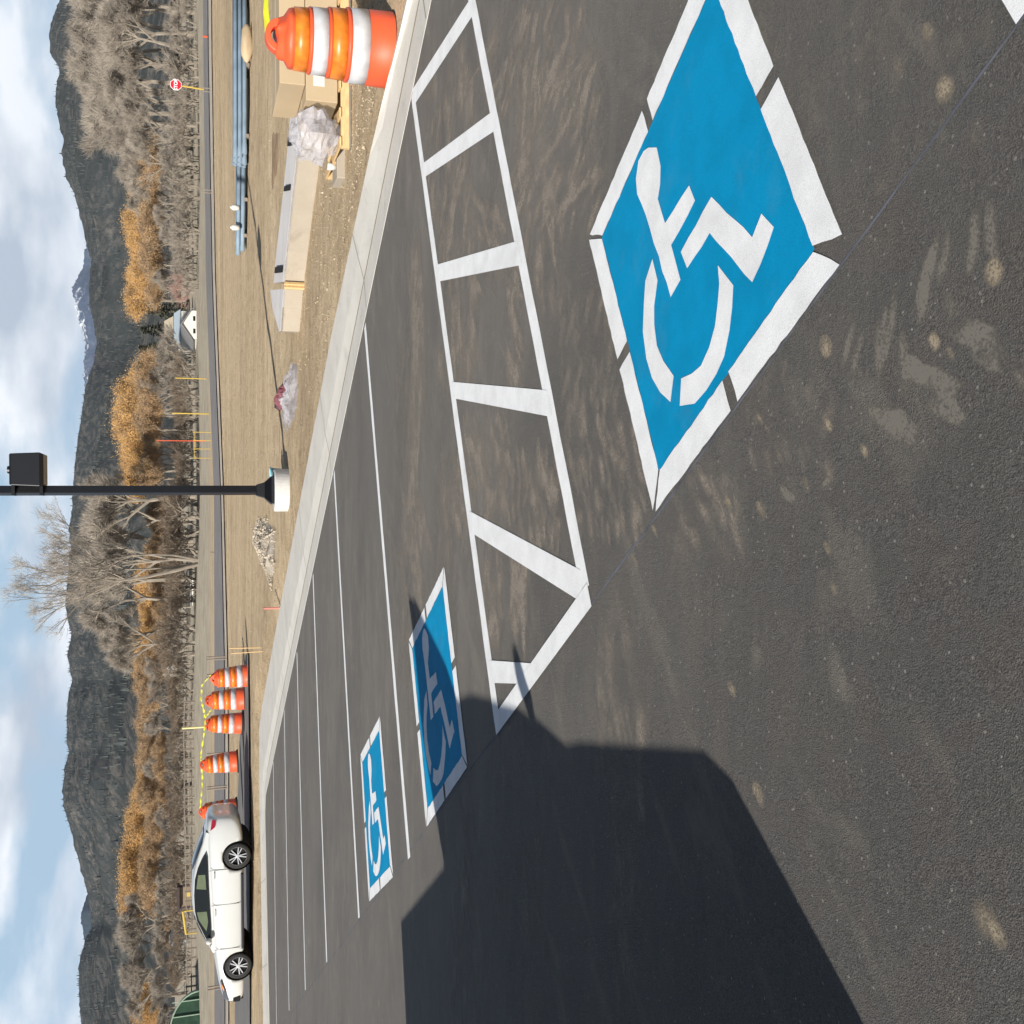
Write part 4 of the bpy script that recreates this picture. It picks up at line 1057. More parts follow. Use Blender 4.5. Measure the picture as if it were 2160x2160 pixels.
# ------------------------------------------------------------------ lamp post
P = lot(598, 1036, .02); P = on(598, 1036, 17.6)
P = hit(606, 1034); 
t = thing('lamp_post', 'black square lamp post with shoebox fixture on a white concrete footing', 'lamp post', P, CAMRZ)
DL = (P - CP).dot(W_)
fr = .5 * 90 * DL / F
zf = zat(577, 1034, P) - P.z
b = MB(); b.lathe([(.001, -.4), (fr, -.4), (fr, zf - .02), (fr - .02, zf), (.001, zf)], 40); b.build('concrete_footing', M['conc'], t, False)
pw = 22 * DL / F; zx = zat(60, 1034, P) - P.z
b = MB(); b.box((0, 0, zf + 4.2), (pw * .72, pw * .72, 8.4), rot=.35); bevel(b.build('pole', M['black'], t), .01)
b = MB(); b.add([(x * q, y * q, z) for z, q in ((zf, pw * 1.35), (zf + .05, pw * 1.3), (zf + .16, pw * .75), (zf + .30, pw * .52)) for x, y in ((-1, -1), (1, -1), (1, 1), (-1, 1))],
      [(4 * k + i, 4 * k + (i + 1) % 4, 4 * k + 4 + (i + 1) % 4, 4 * k + 4 + i) for k in range(3) for i in range(4)] + [(12, 13, 14, 15)]); bevel(b.build('base_cover', M['black'], t), .006)
fw_ = 66 * DL / F; fh = 60 * DL / F
b = MB(); n = 24
vs = []
for z, q in ((zx - fh * .46, .86), (zx - fh * .5, .78)): pass
b.add([(fw_ * .62 + x * fw_ * .5 * q, y * fw_ * .5 * q, z) for z, q in ((zx - fh * .52, .9), (zx - fh * .40, 1.0), (zx + fh * .46, .93), (zx + fh * .5, .88)) for x, y in ((-1, -1), (1, -1), (1, 1), (-1, 1))],
      [(4 * k + i, 4 * k + (i + 1) % 4, 4 * k + 4 + (i + 1) % 4, 4 * k + 4 + i) for k in range(3) for i in range(4)] + [(12, 13, 14, 15), (3, 2, 1, 0)])
o = b.build('lamp_head', M['black'], t); bevel(o, .02)
for zz in (-.42, .42):
    b = MB(); b.box((fw_ * .1, 0, zx + fh * zz), (fw_ * .5, pw * 1.5, .05)); b.build('bracket', M['black'], t)
b = MB(); b.lathe([(.02, zx + fh * .5), (.07, zx + fh * .52), (.06, zx + fh * .62), (.001, zx + fh * .64)], 12, (fw_ * .62, 0, 0)); b.build('photocell', M['black'], t)
# ------------------------------------------------------------------ loose heaps
def heap(name, foot, h, mat, label, cat, seed, lump=.3, n=26, sharp=2.2, base_drop=.05):
    """mound over a ground footprint (list of world points around a centre)"""
    cx = sum((p for p in foot), Vector()) / len(foot); rnd = random.Random(seed); b = MB(); vs = [(0, 0, 0)]; rings = 12; na = 48
    ang = sorted((math.atan2(p.y - cx.y, p.x - cx.x), (p - cx).xy.length) for p in foot)
    def rad(a):
        L_ = ang + [(ang[0][0] + 2 * pi, ang[0][1])]
        if a < ang[0][0]: a += 2 * pi
        for (a0, r0), (a1, r1) in zip(L_, L_[1:]):
            if a0 <= a <= a1:
                u = (a - a0) / max(1e-6, a1 - a0); x0, y0, x1, y1 = r0 * cos(a0), r0 * sin(a0), r1 * cos(a1), r1 * sin(a1)
                # distance to the chord
                dx, dy = cos(a), sin(a); den_ = dx * (y1 - y0) - dy * (x1 - x0)
                return (x0 * (y1 - y0) - y0 * (x1 - x0)) / den_ if abs(den_) > 1e-6 else r0
        return ang[-1][1]
    def zz(x, y, t):
        q = Vector((x * sharp, y * sharp, seed))
        return h * (1 - t ** 1.7) * (.75 + lump * noise.noise(q) * 1.6) + h * lump * noise.noise(q * 3.1) * (1 - t) * .6 - base_drop * t
    vs = [(cx.x, cx.y, cx.z + zz(cx.x, cx.y, 0))]
    for r in range(1, rings + 1):
        for i in range(na):
            a = -pi + 2 * pi * i / na; t_ = r / rings; R0 = rad(a) * t_; x = cx.x + R0 * cos(a); y = cx.y + R0 * sin(a)
            vs.append((x, y, terr(x, y) + zz(x, y, t_)))
    fs = [(0, 1 + i, 1 + (i + 1) % na) for i in range(na)]
    for r in range(rings - 1):
        for i in range(na):
            a0 = 1 + r * na + i; a1 = 1 + r * na + (i + 1) % na; fs.append((a0, a0 + na, a1 + na, a1))
    b.add(vs, fs); o = b.build(name, mat); tag(o, label, cat); return o
def rocks(name, pts_fn, count, s0, s1, mat, label, cat, seed, stuff=True):
    rnd = random.Random(seed); b = MB()
    for i in range(count):
        c = pts_fn(rnd)
        if c is None: continue
        s_ = rnd.uniform(s0, s1) * (1 if rnd.random() < .9 else 1.8); vs = []
        for v in ((1, 0, 0), (-1, 0, 0), (0, 1, 0), (0, -1, 0), (0, 0, .8), (0, 0, -.8)):
            vs.append(c + Vector(v) * s_ * rnd.uniform(.6, 1.3) + Vector((rnd.uniform(-1, 1), rnd.uniform(-1, 1), rnd.uniform(-1, 1))) * s_ * .25)
        b.add(vs, [(0, 2, 4), (2, 1, 4), (1, 3, 4), (3, 0, 4), (2, 0, 5), (1, 2, 5), (3, 1, 5), (0, 3, 5)])
    o = b.build(name, mat); tag(o, label, cat, kind='stuff'); return o
fp = [hit(*q) for q in ((562, 1088), (545, 1092), (540, 1110), (552, 1150), (565, 1200), (575, 1245), (583, 1200), (583, 1120))]
heap('rubble_heap', fp, .22, M['stone'], 'pale rubble heap on the soil left of the lamp post footing', 'rubble', 5, .35)
cxx = sum(fp, Vector()) / len(fp)
def inheap(r):
    a = r.choice(fp); u = r.random() ** .6; p = cxx.lerp(a.lerp(r.choice(fp), .3 * r.random()), u); return Vector((p.x, p.y, terr(p.x, p.y) + .24 * (1 - u) + .02))
rocks('loose_rubble', inheap, 1500, .008, .028, M['stone'], 'broken stones strewn over the rubble heap', 'stones', 6)
def soilpts(r):
    for _ in range(20):
        v = 478 + (r.random() ** .55) * 330; y = r.uniform(0, 2100)
        lim = interp([(0, 835), (300, 772), (700, 694), (1300, 583), (1600, 545), (2160, 545)], y)
        if v < lim: p = hit(v, y); return p + Vector((0, 0, .004))
rocks('scattered_stones', soilpts, 3000, .005, .016, pm('pebbles', (.33, .27, .19), .9, var=.35, scale=3), 'small pale stones scattered over the bare soil', 'stones', 8)
fp = [hit(*q) for q in ((600, 800), (583, 850), (580, 870), (592, 873), (612, 830), (618, 790))]
heap('tarp_heap', fp, .20, M['maroon'], 'crumpled maroon tarp heap on the soil right of the lamp post', 'tarp', 15, .5, sharp=5)
fp = [hit(*q) for q in ((618, 735), (612, 790), (595, 870), (588, 920), (606, 925), (628, 890), (635, 800), (634, 745))]
heap('plastic_sheeting', fp, .14, M['film'], 'crumpled clear plastic sheeting beside the maroon tarp', 'plastic sheet', 17, .6, sharp=6)
fp = [hit(*q) for q in ((572, 215), (566, 330), (564, 420), (572, 450), (588, 400), (600, 300), (604, 215))]
o = heap('soil_bank', fp, .045, M['brown'], 'band of darker brown soil between pipes and concrete troughs', 'soil', 19, .3, sharp=1.2)
P = hit(585, 1000); b = MB(); b.box((0, 0, .12), (.22, .3, .24)); o = b.build('teal_shade_box', M['teal']); o.location = P
bpy.data.objects.remove(o)
b = MB(); b.lathe([(.001, 0), (.10, 0), (.125, .22), (.135, .225), (.135, .25), (.12, .25), (.11, .03), (.001, .03)], 20); o = b.build('teal_shade_bucket', M['teal'], None, True); o.location = hit(598, 1001)  # teal piece added where the footing's shaded side looks bluish
tag(o, 'small teal bucket shape put in for the bluish shaded side of the lamp post footing', 'bucket')

# ------------------------------------------------------------------ precast troughs
def trough(name, front, topf, backt, label, notches):
    """front: bottom line pixels right->left, topf: top edge pixels, backt: back top edge pixels"""
    G = [hit(*q) for q in front]
    hz = sum(zat(a[0], a[1], g) - g.z for a, g in zip(topf, G)) / len(G)
    t = thing(name, label, 'concrete trough', G[0])
    A = []; B = []
    for g, q in zip(G, backt):
        ztop = g.z + hz; k = ray(*q); bk = CP + k * ((ztop - H) / k.z); A.append(g); B.append(bk)
    O_ = G[0]; b = MB()
    n = len(A); vs = []
    for a, c in zip(A, B):
        vs += [Vector((a.x, a.y, a.z - .05)) - O_, Vector((a.x, a.y, a.z + hz)) - O_, Vector((c.x, c.y, a.z + hz)) - O_, Vector((c.x, c.y, a.z - .05)) - O_]
    fs = []
    for i in range(n - 1): fs += [(4 * i, 4 * i + 4, 4 * i + 5, 4 * i + 1), (4 * i + 2, 4 * i + 6, 4 * i + 7, 4 * i + 3)]
    fs += [(0, 1, 2, 3), (4 * n - 4, 4 * n - 1, 4 * n - 2, 4 * n - 3)]
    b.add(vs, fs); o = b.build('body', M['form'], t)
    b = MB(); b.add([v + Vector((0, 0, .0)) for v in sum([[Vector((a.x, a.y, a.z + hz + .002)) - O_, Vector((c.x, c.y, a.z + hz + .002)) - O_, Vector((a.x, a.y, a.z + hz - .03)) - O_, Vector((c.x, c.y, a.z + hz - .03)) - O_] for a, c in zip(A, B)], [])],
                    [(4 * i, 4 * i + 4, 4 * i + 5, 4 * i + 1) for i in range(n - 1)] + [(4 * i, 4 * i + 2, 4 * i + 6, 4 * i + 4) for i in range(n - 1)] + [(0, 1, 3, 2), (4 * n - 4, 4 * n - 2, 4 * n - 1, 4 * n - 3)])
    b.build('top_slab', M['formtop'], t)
    for (f0, f1, s0, s1) in notches:
        def pt(f, s):
            k = f * (n - 1); i = min(int(k), n - 2); u = k - i; a = A[i].lerp(A[i + 1], u); c = B[i].lerp(B[i + 1], u); q = a.lerp(c, s); return Vector((q.x, q.y, a.z + hz)) - O_
        qs = [pt(f0, s0), pt(f1, s0), pt(f1, s1), pt(f0, s1)]
        b = MB(); b.add([v + Vector((0, 0, .005)) for v in qs] + [v + Vector((0, 0, .03)) for v in qs], [(4, 5, 6, 7), (0, 1, 5, 4), (1, 2, 6, 5), (2, 3, 7, 6), (3, 0, 4, 7)]); b.build('lifting_pocket', M['dark'], t)
    return t
trough('concrete_trough', [(688, 215), (680, 300), (665, 411), (649, 533), (641, 597)], [(636, 215), (627, 300), (617, 411), (604, 533), (598, 597)],
       [(614, 215), (608, 300), (597, 411), (583, 533), (577, 597)], 'long pale precast concrete trough with dark lifting pockets', [(.22, .27, .15, .85), (.46, .485, .2, .75), (.87, .92, .1, .8)])
trough('concrete_trough', [(639, 612), (636, 650), (632, 700)], [(597, 612), (595, 650), (594, 700)], [(570, 612), (575, 650), (589, 700)],
       'short precast concrete trough section with slanting end beside the long one', [])
# yellow strap timbers where the two sections meet
for i, y in enumerate((602, 609)):
    g = hit(641, y); b = MB(); h_ = zat(599, y, g) - g.z; b.box((0, 0, h_ / 2), (.045, .045, h_)); o = b.build('timber_spacer', M['wood']); o.location = g - Vector((.03, .05, 0)); tag(o, ('right' if i == 0 else 'left') + ' hand upright pine timber between the two concrete troughs', 'timber')

# stacked blue pipes
def pipe_stack(y0, y1, vb, D0, D1, rows, label, grp, jit):
    A = hit(vb[0], y0); B = hit(vb[1], y1); k = (B - A); L_ = k.length; k.normalize(); side = Vector((-k.y, k.x, 0)).normalized()
    if side.dot(W_) < 0: side = -side
    r = .062; rnd = random.Random(int(y0) + 5)
    for row in range(rows):
        for j in range(7 - row):
            b = MB(); n = 14; vs = []
            b.lathe([(r * .82, 0), (r, 0), (r, L_ * .94), (r * 1.14, L_ * .95), (r * 1.14, L_), (r * .84, L_), (r * .82, 0)], n)
            o = b.build('water_pipe', M['pipe'], None, True)
            c = A + side * ((j + row * .5) * 2.34 * r) + Vector((0, 0, r + .07 + row * r * 1.95)) + k * rnd.uniform(-jit, jit)
            o.location = c; o.rotation_euler = k.to_track_quat('Z', 'Y').to_euler()
            tag(o, label, 'pipe', grp)
    for u in (.12, .5, .88):
        p = A.lerp(B, u) + side * (7 * r); bb = MB(); bb.box((0, 0, .04), (.1, 1.0, .1)); o = bb.build('timber_bearer', M['oldwood']); o.location = p; o.rotation_euler = (0, 0, math.atan2(side.y, side.x) - pi / 2)
        p2 = terr(p.x, p.y); o.location.z = p2 + .02; tag(o, 'weathered timber bearer lying under the ' + grp, 'timber', 'bearers under the ' + grp)
pipe_stack(-60, 335, (526, 526), 30, 31, 3, 'pale blue plastic water pipe in the right hand stack', 'right hand pipe stack', .15)
pipe_stack(318, 520, (524, 521), 33, 35, 2, 'pale blue plastic water pipe in the lower left hand stack', 'left hand pipe stack', .3)
# sand bag lying on the pipes
P = at(520, 90, 28.5); b = MB()
b.lathe([(.001, -.62), (.10, -.56), (.19, -.4), (.23, -.2), (.25, 0), (.22, .2), (.17, .38), (.09, .52), (.001, .56)], 22)
b.v = [(x * (1 + .35 * noise.noise(Vector((x * 5, y * 5, z * 3)))), y * (1 + .3 * noise.noise(Vector((x * 4, y * 6, z * 3 + 7)))), z) for x, y, z in b.v]
o = b.build('sandbag', M['card'], None, True); o.location = Vector((P.x, P.y, P.z)); o.rotation_euler = (pi / 2, 0, CAMRZ + pi / 2 + .1); o.scale = (.75, .7, .95); tag(o, 'tan sandbag slumped against the blue pipes behind the big drum', 'sandbag')
for i, (v, y, l) in enumerate(((490, 440, 'upper'), (492, 482, 'left'))):
    P = hit(523, y) + Vector((0, 0, .29)); b = MB(); b.lathe([(.001, 0), (.10, 0), (.11, .24), (.05, .3), (.04, .34), (.001, .34)], 14); o = b.build('plastic_jug', M['siding'], None, True); o.location = P - Vector((0, 0, .04)); o.scale = (.75, .75, .75); tag(o, ('right' if i == 0 else 'left') + ' hand small white plastic jug on the blue pipes', 'jug')

# pallet with cartons
g = hit(742, 312); gr = hit(742, 30); k = (gr - g); k.z = 0; k.normalize(); ang_ = math.atan2(k.y, k.x)
t = thing('wood_pallet', 'pine pallet under the tan cartons, behind the kerb', 'pallet', g, ang_)
Lp = 2.3; Wp = 1.25
for j in range(3):
    b = MB(); b.box((Lp / 2, .05 + j * (Wp - .1) / 2, .065), (Lp, .045, .09)); b.build('stringer', M['wood'], t)
for j in range(8):
    b = MB(); b.box((.06 + j * (Lp - .12) / 7, Wp / 2, .121), (.1, Wp, .02)); b.build('deck_board', M['wood'], t)
for j in range(3):
    b = MB(); b.box((Lp / 2, .05 + j * (Wp - .1) / 2, .012), (Lp, .09, .018)); b.build('bottom_board', M['oldwood'], t)
def carton(loc, dim, label, tape_=True, parts=()):
    t = thing('carton', label, 'carton', loc, ang_)
    b = MB(); b.box((dim[0] / 2, dim[1] / 2, dim[2] / 2), dim); bevel(b.build('box', M['card'], t), .008)
    if tape_:
        b = MB(); b.box((dim[0] / 2, dim[1] / 2, dim[2] + .001), (dim[0], .05, .002)); b.build('seam_tape', M['tan'], t)
    for (x, z, w, h) in parts:
        b = MB(); b.box((x, -.002, z), (w, .003, h)); b.build('paper_label', M['siding'], t)
    return t
side_ = Vector((-k.y, k.x, 0)); 
if side_.dot(W_) < 0: side_ = -side_
zp = Vector((0, 0, .135))
carton(g + k * .50 + side_ * .10 + zp, (.62, 1.0, .34), 'lower left tan carton on the pallet, with a white label', parts=((.22, .2, .12, .12),))
carton(g + k * 1.14 + side_ * .10 + zp, (.66, 1.0, .34), 'lower tan carton on the pallet behind the big drum')
g2 = g + side_ * .12 + zp + Vector((0, 0, .345)); carton(g2 + k * .66, (1.6, 1.05, .27), 'large flat tan carton lying on top of the two lower ones')
carton(g + k * 1.85 + side_ * .1 + zp, (.4, 1.0, .33), 'narrow tan carton at the right end of the pallet')
# crumpled film at the left end
b = MB(); rnd = random.Random(4); n = 20; vs = []
for i in range(n + 1):
    for j in range(n + 1):
        a = i / n * 2 * pi; ph = j / n * pi; r = .27 * (1 + .30 * noise.noise(Vector((cos(a) * 2.2 * sin(ph), sin(a) * 2.2 * sin(ph), cos(ph) * 2.2))) + .16 * noise.noise(Vector((cos(a) * 7 * sin(ph), sin(a) * 7 * sin(ph), cos(ph) * 7))))
        vs.append((r * sin(ph) * cos(a) * 1.05, r * sin(ph) * sin(a) * 1.3, r * cos(ph) * .95))
b.add(vs, [(i * (n + 1) + j, i * (n + 1) + j + 1, (i + 1) * (n + 1) + j + 1, (i + 1) * (n + 1) + j) for i in range(n) for j in range(n)])
o = b.build('plastic_wrap', M['film']); o.location = g + k * .22 + side_ * .35 + zp + Vector((0, 0, .22)); o.rotation_euler = (0, 0, ang_); tag(o, 'bundle of crumpled clear wrapping film at the left end of the pallet', 'plastic wrap')
P = hit(728, 340); t = thing('paving_slab', 'small tan slab lying on the soil left of the pallet', 'slab', P, ang_); b = MB(); b.box((0, .15, .05), (.42, .4, .10)); bevel(b.build('slab', M['form'], t), .01)
b = MB(); b.lathe([(.001, 0), (.035, 0), (.045, .09), (.001, .09)], 14); o = b.build('paper_cup', M['siding'], None, True); o.location = P + side_ * .08 + Vector((0, 0, .10)) - k * .05; tag(o, 'white paper cup standing on the small tan slab', 'cup')

# ------------------------------------------------------------------ white sedan
def sedan():
    c = at(527, 1893, 26.7); zc_ = c.z
    t = thing('sedan', 'white four door sedan parked side on beyond the far kerb', 'car', Vector((c.x, c.y, zc_)), CAMRZ)
    t.scale = (.965, .965, .985)
    # local: front points to -x (left in the upright picture), near side is -y
    st = [(-2.46, .42, .52, .58, .42), (-2.42, .26, .58, .66, .66), (-2.30, .19, .64, .735, .80), (-2.0, .17, .70, .82, .885), (-1.5, .17, .78, .90, .915), (-1.0, .17, .86, .965, .92), (-.4, .17, .91, 1.0, .925),
          (.4, .17, .94, 1.02, .925), (1.0, .17, .965, 1.05, .92), (1.5, .17, .985, 1.085, .91), (1.9, .18, .99, 1.11, .88), (2.2, .24, .98, 1.11, .82), (2.38, .34, .93, 1.06, .74), (2.45, .46, .85, .93, .62)]
    sec = []
    for (x, zb, zs, zt, hw) in st:
        pts = [(0, zb), (hw * .82, zb), (hw * .95, zb + .06), (hw * .985, zb + .18), (hw, (zb + zs) / 2 + .03), (hw * .985, zs - .08), (hw * .955, zs), (hw * .86, zs + (zt - zs) * .55), (hw * .55, zt - .012), (0, zt)]
        sec.append([(x, -p[0], p[1]) for p in pts] + [(x, p[0], p[1]) for p in pts[-2:0:-1]])
    n = len(sec[0]); b = MB(); vs = [v for s_ in sec for v in s_]
    fs = [(i * n + j, i * n + (j + 1) % n, (i + 1) * n + (j + 1) % n, (i + 1) * n + j) for i in range(len(sec) - 1) for j in range(n)]
    fs += [tuple(range(n))[::-1], tuple((len(sec) - 1) * n + j for j in range(n))]
    b.add(vs, fs); body = b.build('body', M['carpaint'], t, True)
    sb = body.modifiers.new('s', 'SUBSURF'); sb.levels = 2; sb.render_levels = 2
    WX = (-1.42, 1.42)
    cut = MB()
    for wx in WX:
        for s_ in (-1, 1): cut.lathe([(.375, s_ * .62), (.375, s_ * 1.2)], 36, (wx, 0, .335), 'Y', True)
    cu = cut.build('cutter', M['dark'])
    cu.parent = t
    bo = body.modifiers.new('c', 'BOOLEAN'); bo.operation = 'DIFFERENCE'; bo.object = cu; bo.solver = 'EXACT'
    bpy.context.view_layer.update()
    me = bpy.data.meshes.new_from_object(body.evaluated_get(bpy.context.evaluated_depsgraph_get()))
    body.modifiers.clear(); body.data = me; bpy.data.objects.remove(cu)
    # wheel housings
    for wx in WX:
        h_ = MB(); h_.lathe([(.37, -.87), (.37, .87)], 30, (wx, 0, .335), 'Y', False); h_.lathe([(.37, 0), (.001, 0)], 30, (wx, 0, .335), 'Y'); h_.build('wheel_housing', M['dark'], t, True)
    # greenhouse
    gs = [(-1.02, .955, .95, .84, .80), (-.62, 1.19, .96, .85, .70), (-.18, 1.405, .97, .86, .60), (.15, 1.455, .98, .865, .58), (.6, 1.46, .99, .865, .58), (1.0, 1.425, 1.0, .86, .57), (1.35, 1.335, 1.02, .85, .58), (1.75, 1.195, 1.05, .82, .62), (2.05, 1.10, 1.07, .79, .68)]
    sec = []
    for (x, zr, zb, wb, wr) in gs:
        pts = [(wb, zb - .08), (wb * .3 + wr * .7 + .02 * (zr - zb), zb + (zr - zb) * .62), (wr + .03, zb + (zr - zb) * .88), (wr * .85, zr - .012), (wr * .45, zr), (0, zr + .004)]
        sec.append([(x, -p[0], p[1]) for p in pts] + [(x, p[0], p[1]) for p in pts[-2::-1]])
    n = len(sec[0]); b = MB(); b.add([v for s_ in sec for v in s_], [(i * n + j, i * n + j + 1, (i + 1) * n + j + 1, (i + 1) * n + j) for i in range(len(sec) - 1) for j in range(n - 1)])
    rf = b.build('roof', M['carpaint'], t, True); sb = rf.modifiers.new('s', 'SUBSURF'); sb.levels = 2; sb.render_levels = 2
    # side windows: dark day-light opening, proud of the tumblehome by a few mm
    def sy(z): # half width at height z on the cabin side
        return .875 - max(0, (z - .97)) * .52
    dlo = [(-.86, 1.00), (-.55, 1.16), (-.20, 1.325), (.05, 1.378), (.45, 1.392), (.85, 1.372), (1.15, 1.30), (1.40, 1.20), (1.55, 1.115), (1.42, 1.075), (.6, 1.045), (-.3, 1.005)]
    for s_ in (-1, 1):
        b = MB(); b.add([(x, s_ * (sy(z) + .012), z) for x, z in dlo] + [(x, s_ * (sy(z) - .02), z) for x, z in dlo], [tuple(range(12)), tuple(range(12, 24))[::-1]] + [(i, (i + 1) % 12, 12 + (i + 1) % 12, 12 + i) for i in range(12)])
        b.build('side_window', M['glass'], t)
        for pts in ([(-.45, 1.10), (-.18, 1.28), (.02, 1.33), (.06, 1.09), (-.2, 1.06)], [(.62, 1.335), (.98, 1.29), (1.0, 1.12), (.62, 1.10)]):
            q = MB(); m_ = len(pts); q.add([(x, s_ * (sy(z) + .016), z) for x, z in pts], [tuple(range(m_))]); q.build('window_pane', pm('field_through_glass', (.10, .12, .075), .12, var=.1), t)
    # windscreen
    b = MB(); m_ = 6; vs = []
    for i in range(m_ + 1):
        u = i / m_; x = -1.03 + (.80) * u; z = .985 + (.40) * u + .03 * sin(pi * u); w_ = .76 - .18 * u
        for j in range(9):
            vv = j / 8 * 2 - 1; vs.append((x + .10 * vv * vv * (1 - .3 * u), vv * w_, z + .028 - .02 * vv * vv))
    b.add(vs, [(i * 9 + j, i * 9 + j + 1, (i + 1) * 9 + j + 1, (i + 1) * 9 + j) for i in range(m_) for j in range(8)]); b.build('windscreen', M['windsh'], t, True)
    b = MB(); vs = []
    for i in range(m_ + 1):
        u = i / m_; x = 1.12 + .80 * u; z = 1.425 - .285 * u + .02 * sin(pi * u); w_ = .54 + .08 * u
        for j in range(9):
            vv = j / 8 * 2 - 1; vs.append((x - .05 * vv * vv, vv * w_, z + .02 - .03 * vv * vv))
    b.add(vs, [(i * 9 + j, i * 9 + j + 1, (i + 1) * 9 + j + 1, (i + 1) * 9 + j) for i in range(m_) for j in range(8)]); b.build('rear_window', M['glass'], t, True)
    # wheels
    for wx in WX:
        for s_ in (-1, 1):
            w = bpy.data.objects.new('wheel', None); COL.objects.link(w); w.parent = t; w.location = (wx, s_ * .80, .335)
            b = MB(); b.lathe([(.22, -.10), (.30, -.11), (.325, -.085), (.335, -.05), (.335, .05), (.325, .085), (.30, .11), (.22, .10)], 44, (0, 0, 0), 'Y'); b.build('tyre', M['rubber'], w, True)
            b = MB(); yo = s_ * .095
            b.lathe([(.245, yo), (.232, yo + s_ * .008), (.222, yo)], 40, (0, 0, 0), 'Y')
            b.lathe([(.05, yo - s_ * .01), (.045, yo + s_ * .004), (.001, yo + s_ * .006)], 20, (0, 0, 0), 'Y')
            for q in range(10):
                a = q * pi / 5 + (.12 if q % 2 else -.12); a2 = a
                b.box((cos(a) * .135, yo - s_ * .012, sin(a) * .135), (.19, .02, .024), tilt=(0, -a, 0))
            b.build('rim', M['rim'], w)
            b = MB(); b.lathe([(.232, yo - s_ * .05), (.001, yo - s_ * .05)], 30, (0, 0, 0), 'Y'); b.build('brake_disc', M['dark'], w)
    for s_ in (-1, 1):
        b = MB(); P_ = [(-2.37, .60), (-2.20, .70), (-1.78, .775), (-1.74, .755), (-2.0, .665), (-2.33, .575)]
        yy = [.715, .83, .895, .90, .885, .76]
        b.add([(x, s_ * (w + .012), z) for (x, z), w in zip(P_, yy)] + [(x + .02, s_ * (w - .06), z) for (x, z), w in zip(P_, yy)], [tuple(range(6)), tuple(range(6, 12))[::-1]] + [(i, (i + 1) % 6, 6 + (i + 1) % 6, 6 + i) for i in range(6)])
        hl_ = b.build('headlight', M['lamp'], t)
        q = MB(); q.add([(x, s_ * (w + .02), z) for x, z, w in ((-2.02, .70, .872), (-1.86, .75, .892), (-1.80, .752, .90), (-1.95, .69, .885))], [(0, 1, 2, 3)]); q.build('amber_indicator', M['amber'], hl_)
        b = MB(); P_ = [(2.12, .99), (2.36, .95), (2.38, .86), (2.2, .88)]; yy = [.84, .745, .755, .83]
        b.add([(x, s_ * (w + .015), z) for (x, z), w in zip(P_, yy)] + [(x - .02, s_ * (w - .06), z) for (x, z), w in zip(P_, yy)], [(0, 1, 2, 3), (7, 6, 5, 4)] + [(i, (i + 1) % 4, 4 + (i + 1) % 4, 4 + i) for i in range(4)]); b.build('tail_light', M['tail'], t)
        b = MB(); b.lathe([(.001, -.10), (.05, -.09), (.075, -.03), (.075, .05), (.055, .09), (.001, .10)], 14, (-.66, 0, 1.05), 'Y'); o = b.build('door_mirror', M['carpaint'], t, True); o.location = (0, s_ * .97, 0)
        for x in (.02, .98):
            b = MB(); b.box((x, s_ * .925, .885 + x * .02), (.19, .03, .028)); bevel(b.build('door_handle', M['rim'], t), .01)
        for x, z0, z1 in ((-.92, .30, .93), (.22, .28, .98), (1.12, .45, 1.03)):
            b = MB()
            for i in range(8):
                u0 = z0 + (z1 - z0) * i / 8; u1 = z0 + (z1 - z0) * (i + 1) / 8; b.box((x, s_ * (.918 - .002), (u0 + u1) / 2), (.008, .012, u1 - u0))
            b.build('door_gap', M['dark'], t)
        b = MB(); b.box((0, s_ * .875, .225), (1.95, .1, .07)); bevel(b.build('sill_trim', M['black'], t), .02)
        b = MB(); b.box((-2.30, s_ * .70, .38), (.16, .2, .18)); bevel(b.build('fog_lamp_recess', M['dark'], t), .03)
    b = MB(); b.box((-2.44, 0, .47), (.05, 1.0, .22)); bevel(b.build('grille', M['dark'], t), .02)
    b = MB(); b.box((-2.35, 0, .27), (.14, 1.1, .12)); b.build('lower_grille', M['dark'], t)
    for x in (-.1, 1.15):
        pass
    b = MB()
    for x in (-.25, .65):
        b.box((x, .0, 1.02), (.14, 1.2, .50), tilt=(0, .2, 0))
    b.build('seats', M['dark'], t)
    return t
sedan()

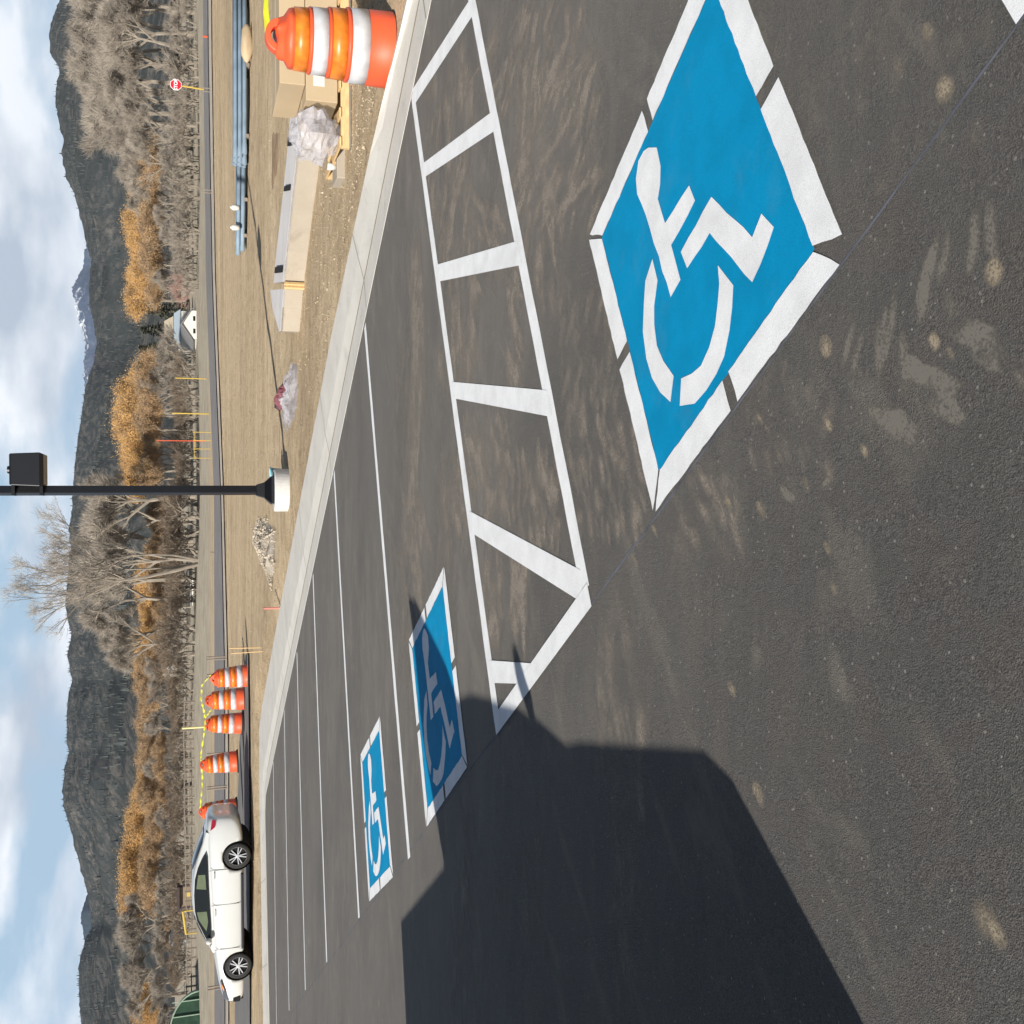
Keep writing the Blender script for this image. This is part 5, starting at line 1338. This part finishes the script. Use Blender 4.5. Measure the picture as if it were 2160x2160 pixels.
# ------------------------------------------------------------------ stand-in truck added out of view, shaped to cast the shadow on the lot
def truck():
    X0 = -.90
    t = thing('shadow_truck', 'added stand-in truck out of view, shaped to cast the dark shadow on the asphalt', 'truck', (X0, 2.07, plane(X0, 2.07)))
    z0 = 0
    def slab(name, prof_, x0, x1, mat):
        b = MB(); n = len(prof_); b.add([(x1, y, z) for y, z in prof_] + [(x0, y, z) for y, z in prof_], [tuple(range(n)), tuple(range(n, 2 * n))[::-1]] + [(i, (i + 1) % n, n + (i + 1) % n, n + i) for i in range(n)])
        return bevel(b.build(name, mat, t), .02)
    W = TRW
    slab('hood', PROF_HOOD, -W, 0, M['carpaint'])
    slab('bed', PROF_BED, -W, 0, M['carpaint'])
    slab('cab', PROF_CAB, -W, -.02, M['carpaint'])
    slab('shadow_peak', PROF_PEAK, -.8, 0, M['oldwood'])  # added block, shaped for the tall tip of the shadow
    b = MB(); b.box((.04, 1.43, 1.14), (.16, .07, .15)); bevel(b.build('door_mirror', M['black'], t), .02)
    for y in (.9, 4.75):
        w = bpy.data.objects.new('wheel', None); COL.objects.link(w); w.parent = t; w.location = (-.12, y, .345)
        for xx in (0, -W + .24):
            b = MB(); vs = []
            n = 32
            for (r, x) in [(.2, -.1), (.34, -.11), (.36, -.08), (.36, .08), (.34, .11), (.2, .1)]:
                for i in range(n): vs.append((x + xx, r * cos(2 * pi * i / n), r * sin(2 * pi * i / n)))
            b.add(vs, [(j * n + i, j * n + (i + 1) % n, (j + 1) * n + (i + 1) % n, (j + 1) * n + i) for j in range(5) for i in range(n)]); b.build('tyre', M['rubber'], w, True)
    return t
TRW = 1.7
PROF_HOOD = [(0, .2), (0, .42), (.05, .70), (.12, .75), (1.01, .92), (1.16, .94), (1.38, 1.04), (1.38, .2)]
PROF_CAB = [(1.38, .3), (1.38, 1.04), (1.60, 1.13), (2.26, 1.30), (2.6, 1.35), (3.25, 1.31), (3.40, 1.17), (3.75, .97), (3.75, .3)]
PROF_PEAK = [(2.5, 1.2), (2.62, 1.48), (2.98, 1.82), (3.13, 1.88), (3.24, 1.72), (3.34, 1.4), (3.37, 1.1)]
PROF_BED = [(3.75, .3), (3.75, .972), (5.42, .965), (5.84, .66), (5.9, .3)]
truck()
